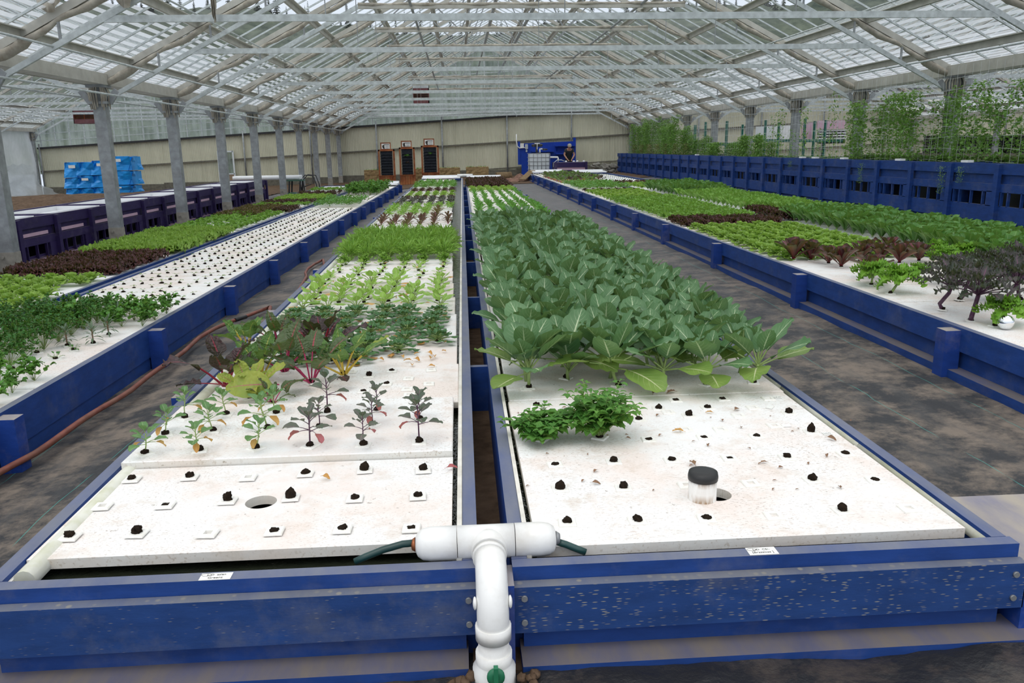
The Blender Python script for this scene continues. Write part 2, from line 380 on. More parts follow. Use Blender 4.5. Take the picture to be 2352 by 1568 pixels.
# shade cloth bundles slung under the rafters and along the collar ties of the central bay
def bundle(seed,kind):
    r_=random.Random(seed); mb=MB()
    if kind=='rafter':
        pts=[];rr=[];N=44
        for i in range(N+1):
            t=i/N; x=.12+t*(CXL+.1-.12); sag=.05*abs(math.sin(PI*x/1.05)); pts.append((x,0.012*math.sin(i*1.3+seed),roofz(x)-.075-sag-.006*math.sin(i*.9))); rr.append((.030+.022*abs(math.sin(PI*x/1.05))+.004*math.sin(i*2.1+seed))*(1.4 if t<.12 else 1))
    else:
        pts=[];rr=[];N=46;za=roofz(CXL)-OFF
        for i in range(N+1):
            t=i/N; x=CXL+t*(BW-2*CXL); pts.append((x,.012*math.sin(i*.8+seed),za+.06-.015*abs(math.sin(PI*t*7)))); rr.append(.036+.006*math.sin(i*1.7+seed))
    mb.tube(pts,rr,7); return mb
sr=[bundle(s,'rafter').build('shade_cloth',MAT['cloth']) for s in(1,2,3)]; scn=[bundle(s,'collar').build('shade_cloth',MAT['cloth']) for s in(4,5)]
used=set()
def put(o,loc,sx=1):
    if o.name in used: o=o.copy(); COL.objects.link(o)
    used.add(o.name); o.location=loc; o.scale=(sx,1,1); return o
for bi,bx in enumerate(bays[:3]):
    for k,y in enumerate(TRY):
        for s in((0,1) if bi else (1,)):
            o=put(sr[(k+s)%3],(bx if s==0 else bx+BW,y,0),1 if s==0 else -1)
            tag(o,f'bundle of beige shade cloth slung under a {"left" if s==0 else "right"}-slope rafter of the {BN[bi]}','shade cloth',f'shade cloth under the {"left" if s==0 else "right"} rafters, {BN[bi]}')
        if bi==1:
            o=put(scn[k%2],(bx,y,0)); tag(o,'rolled beige shade cloth lying along a high collar tie','shade cloth','shade cloth rolls on the collar ties')
# a few loose swags hanging lower
for (px,py,Y,w,h) in ((285,-8,11.2,.42,.14),(490,10,11.2,.10,.22),(110,10,11.2,.5,.10)):
    p=at_y(px,py,Y-.1); mb=MB(); mb.grid(lambda u,v:(p.x+(u-.5)*w*(1-.3*v),p.y+.03*math.sin(u*22),p.z+.25-(h+.25)*v*(1-.6*(2*u-1)**2)),24,8)
    tag(mb.build('shade_cloth',MAT['cloth']),{285:'pale bulging fold of shade cloth hanging at the top edge, left part',490:'short tassel of beige shade cloth hanging from a rafter',110:'long drooping swag of shade cloth nearest the left post'}[px],'shade cloth')
# purlins
PX=[.55,1.73,2.95,4.15,5.4,6.5]
pm=MB(); pm.beam((0,2.5,0),(0,43,0),.05,.11); pm.beam((.05,2.5,.05),(.05,43,.05),.09,.015); pmesh=pm.mesh('roof_purlin',MAT['beige_steel'])
for bi,bx in enumerate(bays):
    for i,x in enumerate(PX):
        for s in(0,1):
            lx=x if s==0 else BW-x
            o=bpy.data.objects.new('roof_purlin',pmesh); COL.objects.link(o); o.location=(bx+lx,0,roofz(lx)+.01); 
            if s: o.scale=(-1,1,1)
            od=['lowest','second','third','fourth','fifth','topmost'][i]
            tag(o,f'pale steel purlin, {od} on the {"left" if s==0 else "right"} slope of the {BN[bi]}','purlin',f'purlins of the {BN[bi]}')
    mb=MB(); mb.beam((0,2.5,0),(0,43,0),.10,.16); o=mb.build('ridge_beam',MAT['beige_steel'],None,(bx+cx_,0,RH)); tag(o,f'ridge beam along the top of the {BN[bi]}','ridge beam')
# gutters, posts
for gi,gx in enumerate([X0-BW,X0,X0+BW,X0+2*BW]):
    mb=MB(); mb.bb(-.17,.17,2.5,43,0,.03); mb.beam((-.17,2.5,.08),(-.17,43,.08),.02,.18); mb.beam((.17,2.5,.08),(.17,43,.08),.02,.18)
    o=mb.build('roof_gutter',MAT['beige_steel'],None,(gx,0,EAVE-.06)); tag(o,f'wide steel gutter above the {["outer left wall","left row of posts","right row of posts","far right row of posts"][gi]}','gutter')
def make_post(h):
    t=empty('roof_post'); hs=h
    mb=MB(); mb.bb(-.10,.10,-.085,.085,.35,hs); mb.build('column',MAT['galv'],t)
    mb=MB(); mb.box((0,0,.18),(.215,.20,.36),taper=.95); mb.tube([(-.03,-.13,.30),(-.03,-.11,.30)],.022,8); mb.build('concrete_foot',MAT['concrete'],t)
    mb=MB(); mb.bb(-.16,.16,-.13,.13,hs-.32,hs-.28); mb.bb(-.16,.16,-.13,.13,hs-.06,hs); mb.beam((-.15,0,hs-.3),(-.3,0,hs-.1),.05,.1); mb.beam((.15,0,hs-.3),(.3,0,hs-.1),.05,.1); mb.build('bracket',MAT['galv'],t)
    mb=MB(); r_=random.Random(3)
    for i in range(34):
        a=r_.uniform(0,2*PI); x=.15*math.cos(a); y=.14*math.sin(a); mb.tube([(x*.8,y*.8,hs-.02),(x*1.15,y*1.15,hs-.15),(x*1.0,y,hs-.3-r_.uniform(0,.12))],.012,4,False)
    mb.build('tied_cloth_end',MAT['cloth'],t)
    return t
pt=make_post(EAVE+.05); PT=reg(pt); first=True
ORD=['nearest','second','third','fourth','fifth','sixth','seventh','eighth','ninth','farthest']
for row,gx in (('left',X0),('right',X0+BW),('far right',X0+2*BW),('outer left',X0-BW)):
    for k,y in enumerate(TRY[2:]):
        if row in('far right','outer left') and k<5: continue
        zb=G(gx); o=pt if first else dup(PT); first=False; o.location=(gx,y,zb); o.scale=(1,1,(EAVE-.05-zb)/(EAVE+.05))
        tag(o,f'galvanised roof post with concrete foot, {ORD[k]} of the {row} row','post',f'posts of the {row} row')
# thin wires and pipes running along the roof
for i,(x,z) in enumerate(((X0+.95,roofz(.95)-OFF+.02),(X0+.35,2.42),(X0-.35,2.42),(X0+2.1,roofz(2.1)-.2),(X0+BW-.95,roofz(.95)-OFF+.02),(X0+BW-2.2,roofz(2.2)-.2))):
    mb=MB(); mb.tube([(x,3,z),(x,24,z-.02),(x,43,z)],.016,6); tag(mb.build('roof_wire',MAT['galv_light']),f'thin steel pipe running lengthways under the {["left slope just above the posts","left gutter, bay side","left gutter, outer side","left slope at mid height","right slope just above the posts","right slope at mid height"][i]}','pipe')
for i,(x,z) in enumerate(((1.0,4.9),(2.2,5.2),(-.9,4.4),(4.0,4.4))):
    mb=MB(); mb.tube([(x,4,z),(x,43,z)],.03 if i!=1 else .05,6); tag(mb.build('heating_pipe',MAT['galv']),f'long dark pipe under the ridge, {["left of centre","thickest one, right of centre","above the left collar end","above the right collar end"][i]}','pipe')
# roof glazing
gi=1
for bi,bx in enumerate(bays):
    for s in(0,1):
        f=(lambda x:bx+x) if s==0 else (lambda x:bx+BW-x)
        mb=MB(); cuts=[0]+PX+[cx_]
        for i in range(len(cuts)-1):
            a,b=cuts[i],cuts[i+1]; mb.cur=1 if i in(0,1) else 0
            v=[mb.vert((f(a),2.5,roofz(a)+.10),(0,0)),mb.vert((f(a),43.0,roofz(a)+.10),(0,1)),mb.vert((f(b),43.0,roofz(b)+.10),(1,1)),mb.vert((f(b),2.5,roofz(b)+.10),(1,0))]
            mb.face(v if s else v[::-1])
        o=mb.build(f'window_{gi}',[MAT['roof_glass'],MAT['sky_stripe_glass']]); o['kind']='structure'
        mb=MB(); y=2.5
        while y<43: mb.beam((f(0),y,roofz(0)+.085),(f(cx_),y,RH+.085),.028,.03); y+=.7
        c=mb.build('glazing_bar',MAT['galv_light'],o); gi+=1
# gable glazing over the back wall
for bi,bx in enumerate(bays):
    mb=MB(); N=30; prev=None
    for i in range(N+1):
        x=BW*i/N; a=mb.vert((bx+x,YW,ztop(bx+x)+.02)); b=mb.vert((bx+x,YW,max(roofz(x)+.08,ztop(bx+x)+.03)))
        if prev: mb.face((prev[0],a,b,prev[1]))
        prev=(a,b)
    o=mb.build(f'window_{gi}',MAT['gable_glass']); o['kind']='structure'; gi+=1
    mb=MB(); x=.3
    while x<BW:
        zt=roofz(x); zb=ztop(bx+x)
        if zt>zb+.1: mb.beam((bx+x,YW-.06,zb),(bx+x,YW-.06,zt),.05,.04,(0,1,0))
        x+=.72
    for dz in (.35,.7,1.4,2.2,3.0):
        xa=[x*.25 for x in range(int(BW/.25)) if roofz(x*.25)>ztop(bx+x*.25)+dz]
        if len(xa)>2: mb.beam((bx+xa[0],YW-.06,ztop(bx+xa[0])+dz),(bx+xa[-1],YW-.06,ztop(bx+xa[-1])+dz),.03,.035)
    for s in(0,1):
        a=0 if s==0 else BW; mb.beam((bx+a,YW-.08,EAVE),(bx+cx_,YW-.08,RH),.08,.12)
    mb.build('glazing_bar',MAT['galv_light'],o)
# side walls
mb=MB(); mb.grid(lambda u,v:(-21.05+.07*math.sin(u*50+v*6)+.12*(1-v)*math.sin(u*17),18+25*u,-.55+3.15*v),90,12); struct('wall_left',mb,MAT['poly'])
mb=MB(); mb.grid(lambda u,v:(39.0,10+33*u,.4+2.6*v),8,3); struct('wall_right',mb,MAT['gable_glass'])
# loose end of the plastic sheet, gathered on the floor
def sheet(u,v):
    x=-20.85+1.3*v**2.2*(.3+.7*u*u); y=37.0+4.8*u; z=G(-20)+1.5*(1-v)**1.2+.05*math.sin(u*31+v*9)+.02
    return (x+.1*math.sin(v*13+u*5),y+.12*math.sin(v*19),max(z,G(x)+.03))
mb=MB(); mb.grid(sheet,40,26); tag(mb.build('plastic_sheet',MAT['poly']),'clear plastic sheet sagging from the left wall onto the soil','plastic sheet')
# wooded hill outside
def hill(u,v):
    a=rad(-62+124*u); r=62+55*v; x=r*math.sin(a); y=r*math.cos(a)+15
    el=8.9 if u<.5 else 9.6
    prof=8.0+2.3*abs(math.sin((u-.5)*3.4))+.7*noise.noise(Vector((u*9,0,0)))
    h=math.tan(rad(prof))*(r+15*math.cos(a))
    n=noise.noise(Vector((x*.08,y*.08,0)))*2+noise.noise(Vector((x*.35,y*.35,5)))*1.0
    return (x,y,-4+4+h*min(1,v*1.15)**.75+n*v)
mb=MB(); mb.grid(hill,150,26)
t=NT('woodland'); p=t.pos(); MAT['woodland']=t.done(t.bsdf(t.mix(t.ramp(t.noise(p,.35,8,.75),.35,.65),(.030,.042,.034),(.115,.135,.10)),.95,.05))
o=mb.build('hill_slope',MAT['woodland']); o['kind']='structure'
def conifer(seed,h,w):
    r_=random.Random(seed); mb=MB(); mb.tube([(0,0,0),(0,0,h*.96)],[.22,.03],5)
    z=h*.12
    while z<h:
        f=1-(z/h); R=w*(f**.8)*r_.uniform(.75,1.15)+.1; n=int(7+5*f); a0=r_.uniform(0,6)
        for k in range(n):
            a=a0+2*PI*k/n+r_.uniform(-.2,.2); rr=R*r_.uniform(.6,1.15); d=Vector((math.cos(a),math.sin(a),0)); s=Vector((-d.y,d.x,0))*rr*.28
            v=[mb.vert(Vector((0,0,z+.2))),mb.vert(d*rr*.55+s+Vector((0,0,z-.05*rr))),mb.vert(d*rr+Vector((0,0,z-.35*rr))),mb.vert(d*rr*.55-s+Vector((0,0,z-.05*rr)))]
            mb.face(v)
        z+=h*.045+.1
    return mb
cv=[conifer(i,7+1.5*i,1.5+.25*i).build('conifer_tree',MAT['woodland']) for i in range(4)]
r_=random.Random(11)
for i in range(150):
    u=(i+.5)/150+r_.uniform(-.003,.003); v=r_.choice((.86,.92,.97)); q=hill(u,v); b=cv[i%4]; o=b if i<4 else b.copy()
    if i>=4: COL.objects.link(o)
    s=r_.uniform(.22,.42); o.location=(q[0],q[1],q[2]-.5); o.scale=(s,s,s*r_.uniform(.8,1.2)); o.rotation_euler=(0,0,r_.uniform(0,6))
    sd='left' if u<.36 else('right' if u>.62 else 'middle part')
    tag(o,f'dark conifer on the wooded hilltop beyond the glass, {sd} of the ridge','tree',f'conifers on the hill, {sd}')
# ---------------------------------------------------------------- raft beds
def quadbox(mb,A,B,w,z0,z1,side=1):
    """board from A to B (xy), thickness w towards +x*side"""
    ax,ay=A;bx,by=B; d=Vector((bx-ax,by-ay,0)).normalized(); n=Vector((d.y,-d.x,0))*side*w
    P=[Vector((ax,ay,0)),Vector((bx,by,0)),Vector((bx,by,0))+n,Vector((ax,ay,0))+n]
    lo=[mb.vert((p.x,p.y,z0)) for p in P]; hi=[mb.vert((p.x,p.y,z1)) for p in P]
    mb.face(lo if side<0 else lo[::-1]); mb.face(hi[::-1] if side<0 else hi)
    for i in range(4):
        j=(i+1)%4; q=(lo[i],lo[j],hi[j],hi[i]); mb.face(q if side>0 else q[::-1])
    return mb
blue=MAT['blue'];inc=MAT['blue_incised'];bpost=MAT['blue_post']
HB=.30
# central left bed  x -1.35..+.03, right bed .115..1.64
def front_end(root,x0,x1,y,z=0,h=HB,cleats=True):
    # y = inner edge of rim; the front face stands ~.07 nearer
    mb=MB(); mb.bb(x0,x1,y-.075,y-.03,z+h-.045,z+h); mb.build('front_rim_board',blue,root)
    mb=MB(); mb.bb(x0-.01,x1+.005,y-.115,y-.077,z+h-.185,z+h-.042); mb.build('front_plank',inc,root)
    mb=MB(); mb.bb(x0+.03,x1-.04,y-.075,y-.03,z+.045,z+h-.046); mb.build('lower_plank',blue,root)
    mb=MB(); mb.bb(x0-.02+(.04 if x0>0 else 0),x1+.04-(.075 if x0<0 else 0),y-.17,y-.035,z-.03,z+.045); mb.build('base_sill',MAT['blue_sill'],root)
    for bx,bz in ((x0+.03,.225),(x0+.03,.150),(x1-.03,.225),(x1-.03,.150)):
        mb=MB(); mb.tube([(bx,y-.122,z+bz),(bx,y-.114,z+bz)],.009,10); mb.build('bolt',MAT['grey_metal'],root)
def side_board(root,A,B,z,h,side,name='side_rim_board',w=.045):
    mb=MB(); quadbox(mb,A,B,w,z-.04,z+h,side); mb.build(name,blue,root)
LF,LB=2.14,33.6
Lxl=lambda y:-1.345-.0125*min(y-2.1,10)-.001*y
Lxr=lambda y:.022+.0045*(y-2.1)
Rxl=lambda y:.118+.0045*(y-2.1)
Rxr=lambda y:1.60+.003*(y-2.1)
def side_long(root,fx,z,h,side,y0,y1,plank=True,w=.045,ns=8):
    mb=MB()
    for i in range(ns):
        a=y0+(y1-y0)*i/ns;b=y0+(y1-y0)*(i+1)/ns; quadbox(mb,(fx(a),a),(fx(b),b),w,z-.04,z+h,side)
    mb.build('side_rim_board',blue,root)
bl=empty('raft_bed',(0,0,0)); tag(bl,'long blue timber raft bed left of the narrow centre gap','raft bed')
front_end(bl,Lxl(2.1),Lxr(2.1),LF)
side_long(bl,Lxl,0,HB,1,2.112,LB); side_long(bl,lambda y:Lxr(y),0,HB,-1,2.112,LB,ns=8)
mb=MB(); mb.bb(Lxl(30),Lxr(30),LB-.04,LB,0,HB); mb.build('end_board',blue,bl)
br=empty('raft_bed',(0,0,0)); tag(br,'long blue timber raft bed right of the narrow centre gap','raft bed')
front_end(br,Rxl(2.1),Rxr(2.1)+.01,2.135)
side_long(br,Rxl,0,HB,1,2.107,LB-1.2); side_long(br,Rxr,0,HB,-1,2.107,LB-1.2)
mb=MB(); mb.bb(Rxl(30),Rxr(30),LB-1.24,LB-1.2,0,HB); mb.build('end_board',blue,br)
# water, liners, side pipe
def waterquad(root,fa,fb,y0,y1,z):
    mb=MB(); mb.grid(lambda u,v:(fa(y0+(y1-y0)*v)*(1-u)+fb(y0+(y1-y0)*v)*u,y0+(y1-y0)*v,z),2,10); return mb.build('water',MAT['water'],root)
waterquad(bl,lambda y:Lxl(y)+.045,lambda y:Lxr(y)-.045,2.11,LB-.05,.235)
waterquad(br,lambda y:Rxl(y)+.045,lambda y:Rxr(y)-.045,2.105,LB-1.25,.235)
def liner(root,f0,y0,y1,w,z,m='liner'):
    mb=MB()
    for i in range(8):
        a=y0+(y1-y0)*i/8;b=y0+(y1-y0)*(i+1)/8; quadbox(mb,(f0(a),a),(f0(b),b),abs(w),.18,z,1 if w>0 else -1)
    return mb.build('liner_edge',MAT[m],root)
liner(bl,lambda y:Lxr(y)-.046,2.12,LB-.05,-.016,.305); liner(br,lambda y:Rxl(y)+.046,2.12,LB-1.25,.014,.305); liner(bl,lambda y:Lxl(y)+.046,2.12,LB-.05,.010,.285)
mb=MB(); mb.tube([(Lxl(y)+.084,y,.277) for y in [2.15+.8*i for i in range(36)]],.031,12); tag(mb.build('irrigation_pipe',MAT['pvc_dirty']),'off-white pipe lying inside the left edge of the left centre bed','pipe')
mb=MB()
for i in range(38):
    y=2.13+.8*i; mb.tube([(1.572+.003*(y-2.1),y,.268),(1.572+.003*(y-1.3),y+.795,.268)],[.026,.026],12); mb.tube([(1.572+.003*(y-2.1),y+.79,.268),(1.572+.003*(y-2.1),y+.80,.268)],[.022,.022],10)
tag(mb.build('irrigation_pipe',MAT['pvc_dirty']),'jointed dirty white pipe lying inside the right edge of the right centre bed','pipe')
# short outer cleats against bed sides
def posts(root,lst,w,d,h,m,side,slant=False):
    for (x,y,z) in lst:
        mb=MB(); mb.bb(-w/2,w/2,-d/2,d/2,-.05,h); mb.build('side_post',m,root,(x,y,z))
posts(bl,[(Lxl(y)-.045,y,G(-1.5)) for y in (3.98,6.15,8.35,10.5,12.7,14.9,17.1,19.3,21.5,24,26.5,29,31.5)],.09,.09,.285,bpost,-1)
posts(br,[(Rxr(y)+.045,y,0) for y in (14.5,16.6,18.8,21,23.3,25.6)],.09,.09,.285,bpost,1)
# cross bars and dark lining in the gap between the centre beds
for i,y in enumerate([4.35,6.5,8.6,10.7,12.9,15.1,17.2,19.4,21.5,23.8,26]):
    mb=MB(); mb.bb(Lxr(y)-.002,Rxl(y)+.002,y-.02,y+.02,-.02,.27); tag(mb.build('cross_board',blue),'blue board bridging the narrow gap between the centre beds','board','boards bridging the centre gap')
mb=MB(); mb.bb(.0,.2,2.0,32,.0,.012); tag(mb.build('gap_litter',MAT['dirt']),'dark soil litter on the floor of the centre gap','soil',kind='stuff')
# centre post and the shelf timbers at the right corner
mb=MB(); mb.bb(.015,.118,1.985,2.10,-.03,.285); tag(mb.build('corner_post',bpost),'short blue timber post between the two centre bed fronts','post')
mb=MB(); mb.bb(1.612,2.02,2.02,2.52,-.02,.235); mb.build('x',bpost); o=bpy.data.objects['x']; o.name='timber_block'; tag(o,'wide dusty blue timber block at the right front corner','timber block')
mb=MB(); mb.bb(2.03,2.7,1.9,2.45,.0,.222); tag(mb.build('timber_block',bpost),'second dusty blue timber block running out of the right edge','timber block')
# dirt trim of the base: black fabric sheets lapped against the fronts
def flap(name,x0,x1,y0,y1,lab,zf,seed):
    mb=MB(); mb.grid(lambda u,v:(x0+(x1-x0)*u,y0+(y1-y0)*v+.02*noise.noise(Vector((u*5,seed,0))),zf(u,v)+.030*noise.noise(Vector((u*7+seed,v*4,0)))+.012*noise.noise(Vector((u*30,v*18,seed)))),70,30)
    tag(mb.build(name,MAT['black_fabric']),lab,'ground fabric')
flap('ground_cloth',-2.6,-.03,.55,1.975,'black woven ground cloth lapped up against the left bed front',lambda u,v:.006+.012*v,1)
flap('ground_cloth',.13,2.9,.55,1.97,'black woven ground cloth lapped up against the right bed front',lambda u,v:.008+.018*v+.04*max(0,u-.6)*v,2)
r_=random.Random(5)
for i in range(30):
    mb=MB(); x=r_.choice((r_.uniform(-.06,-.0),r_.uniform(.13,.17))); y=r_.uniform(1.80,1.95)
    if -.03+.06<x<.13 and y>1.9: pass
    mb.lump((0,0,0),r_.uniform(.008,.018),i,7,5,.5); o=mb.build('soil_clod',MAT['dirt'],None,(x,y,.03+r_.uniform(0,.02))); tag(o,'brown clod of earth beside the foot of the white pipe','clod','earth clods by the pipe')
# ---------------------------------------------------------------- bed B (left aisle) with neighbour A
Bx=lambda y:-2.325+.0045*(y-4)
Bd=lambda y:-3.56+.0075*(y-6)
Ax=lambda y:-4.95
zB=-.10; HBB=.30
bb=empty('raft_bed'); tag(bb,'long blue timber seedling bed beyond the left aisle','raft bed')
for nm,z0,z1,off in (('side_rim_board',.115,.30,0),('lower_plank',.0,.112,.012)):
    mb=MB()
    for i in range(10):
        a=2.2+2.88*i;b=a+2.88; quadbox(mb,(Bx(a)-off,a),(Bx(b)-off,b),.045,zB+z0-.03,zB+z1,-1)
    mb.build(nm,blue,bb)
mb=MB()
for i in range(10):
    a=2.2+2.88*i;b=a+2.88; quadbox(mb,(Bd(a),a),(Bd(b),b),.045,zB-.03,zB+HBB,1); 
mb.build('divider_board',blue,bb)
mb=MB(); mb.bb(Bd(31),Bx(31),31.0,31.04,zB,zB+HBB); mb.build('end_board',blue,bb)
posts(bb,[(Bx(y)+.05,y,zB) for y in (3.97,5.98,7.92,9.8,11.7,13.5,15.4,17.3,18.9,20.9,22.8,24.8,26.7,28.6,30.5)],.10,.09,.285,bpost,1)
waterquad(bb,lambda y:Bd(y)+.045,lambda y:Bx(y)-.045,2.3,31,zB+.22)
ba=empty('raft_bed'); tag(ba,'lettuce bed between the seedling bed and the left posts','raft bed')
mb=MB()
for i in range(10):
    a=3.2+2.75*i;b=a+2.75; quadbox(mb,(Bd(a)-.085,a),(Bd(b)-.085,b),.04,zB-.06,zB+HBB,-1)
mb.build('side_rim_board',blue,ba)
mb=MB(); mb.bb(-5.0,-4.955,3.2,30.7,zB-.06,zB+HBB); mb.build('side_rim_board',blue,ba)
mb=MB(); mb.bb(-4.96,-3.5,30.7,30.74,zB-.05,zB+HBB); mb.build('end_board',blue,ba)
waterquad(ba,lambda y:-4.95,lambda y:Bd(y)-.13,3.3,30.7,zB+.22)
# ---------------------------------------------------------------- bed C and D (right)
zC=.05; HC=.30
Cx=lambda y:3.005+.0035*(y-4)
Cd=lambda y:4.66
Dr=lambda y:6.25
bc=empty('raft_bed'); tag(bc,'long blue timber bed beyond the right aisle, with square side posts','raft bed')
def strip(root,name,fx,off,z0,z1,y0,y1,w=.045,side=1,m=None):
    mb=MB(); n=12
    for i in range(n):
        a=y0+(y1-y0)*i/n;b=y0+(y1-y0)*(i+1)/n; quadbox(mb,(fx(a)+off,a),(fx(b)+off,b),w,z0,z1,side)
    return mb.build(name,m or blue,root)
strip(bc,'side_rim_board',Cx,-.0,zC+.155,zC+HC,2.6,37.5); strip(bc,'lower_plank',Cx,.035,zC+.04,zC+.16,2.6,37.5); strip(bc,'base_sill',Cx,-.06,zC-.06,zC+.045,2.6,37.5,w=.1,m=MAT['blue_sill'])
strip(bc,'divider_board',Cd,0,zC-.05,zC+HC,2.6,37.5,side=-1)
mb=MB(); mb.bb(Cx(37),Cd(37),37.5,37.54,zC,zC+HC); mb.build('end_board',blue,bc)
posts(bc,[(Cx(y)-.045,y,zC) for y in (4.62,6.85,9.22,11.65,13.75,15.8,18.2,20.3,22.5,24.8,27,29.2,31.5,33.8,36)],.10,.10,.285,bpost,-1)
waterquad(bc,lambda y:Cx(y)+.045,lambda y:Cd(y)-.045,2.7,37.5,zC+.22)
bd=empty('raft_bed'); tag(bd,'blue timber bed at the foot of the tall blue planters','raft bed')
strip(bd,'side_rim_board',Cd,.085,zC-.05,zC+HC,2.6,35.5,side=1); strip(bd,'side_rim_board',Dr,0,zC-.05,zC+HC+.03,2.6,35.5,side=-1)
mb=MB(); mb.bb(4.75,6.25,35.5,35.54,zC,zC+HC); mb.build('end_board',blue,bd)
waterquad(bd,lambda y:Cd(y)+.13,lambda y:Dr(y)-.045,2.7,35.5,zC+.22)
# ---------------------------------------------------------------- rafts: every raft a thing
def raft_mesh(w,d,t=.032,hole=None,name='foam_raft'):
    mb=MB(); b=.004
    if hole is None:
        P=[(-w/2,-d/2),(w/2,-d/2),(w/2,d/2),(-w/2,d/2)]
        lo=[mb.vert((x,y,-t)) for x,y in P]; m=[mb.vert((x,y,-b)) for x,y in P]; hi=[mb.vert((x-math.copysign(b,x),y-math.copysign(b,y),0)) for x,y in P]
        mb.face(lo[::-1]); mb.face(hi)
        for i in range(4): j=(i+1)%4; mb.face((lo[i],lo[j],m[j],m[i])); mb.face((m[i],m[j],hi[j],hi[i]))
    else:
        hx,hy,r=hole; N=48; A=[];B=[];C=[];D=[]
        for k in range(N):
            a=2*PI*(k+.5)/N; dx,dy=math.cos(a),math.sin(a)
            tx=((w/2-hx)/dx if dx>0 else (-w/2-hx)/dx) if abs(dx)>1e-6 else 1e9; ty=((d/2-hy)/dy if dy>0 else (-d/2-hy)/dy) if abs(dy)>1e-6 else 1e9
            q=min(tx,ty); ox,oy=hx+dx*q,hy+dy*q
            A.append(mb.vert((hx+dx*r,hy+dy*r,0)));B.append(mb.vert((ox,oy,0)));C.append(mb.vert((ox,oy,-t)));D.append(mb.vert((hx+dx*r,hy+dy*r,-t)))
        for kx,ky in((-1,-1),(1,-1),(1,1),(-1,1)):
            q=min(range(N),key=lambda k:(mb.v[B[k]][0]-kx*w/2)**2+(mb.v[B[k]][1]-ky*d/2)**2)
            mb.v[B[q]]=(kx*w/2,ky*d/2,0); mb.v[C[q]]=(kx*w/2,ky*d/2,-t)
        for k in range(N):
            j=(k+1)%N; mb.face((A[k],B[k],B[j],A[j])); mb.face((B[k],C[k],C[j],B[j])); mb.face((A[j],D[j],D[k],A[k])); mb.face((D[k],D[j],C[j],C[k]))
    return mb
RAFTN=['front','second','third','fourth','fifth','sixth','seventh','eighth','ninth','tenth']
def rafts(bedname,fx,w,y0,n,depth,z,m,where,holes={},lift={}):
    me=raft_mesh(w,depth-.006).mesh('foam_raft',m)
    r_=random.Random(len(where))
    for k in range(n):
        y=y0+depth*(k+.5)
        if k in holes: me2=raft_mesh(w,depth-.006,hole=holes[k]).mesh('foam_raft',m)
        else: me2=me
        o=bpy.data.objects.new('foam_raft',me2); COL.objects.link(o)
        o.location=(fx(y)+r_.uniform(-.012,.012)*(k>1),y,z+(r_.uniform(-.004,.004)))
        lab=f'white foam raft, {RAFTN[k]} from near end, {where}' if k<10 else f'white foam raft far along, {where}'
        if k in lift: o.location.z=z+lift[k]
        tag(o,lab,'raft',f'foam rafts floating in the {where}')
rafts('L',lambda y:-.675-.001*y,1.245,2.235,2,.693,.300,MAT['raft'],'left centre bed',{0:(-.025,.0,.052)},{1:.024})
for k in(1,): pass
rafts('L2',lambda y:Lxl(y)+.125+.6075,1.215,3.621,43,.693,.298,MAT['raft'],'left centre bed, behind the small kale')
rafts('R',lambda y:.856,1.315,2.165,2,.715,.300,MAT['raft'],'right centre bed',{0:(-.02,-.04,.052)})
rafts('R2',lambda y:.850+.003*y,1.315,3.595,41,.693,.298,MAT['raft'],'right centre bed, under the collards')
rafts('B',lambda y:(Bx(y)+Bd(y))/2,1.12,2.4,41,.693,zB+.285,MAT['raft'],'seedling bed')
rafts('A',lambda y:-4.30,1.20,3.4,39,.693,zB+.285,MAT['raft_clean'],'left lettuce bed')
rafts('C',lambda y:(Cx(y)+Cd(y))/2,1.53,2.7,49,.7,zC+.285,MAT['raft'],'bed beyond the right aisle')
rafts('D',lambda y:5.47,1.32,2.7,46,.7,zC+.285,MAT['raft_clean'],'bed below the tall blue planters')
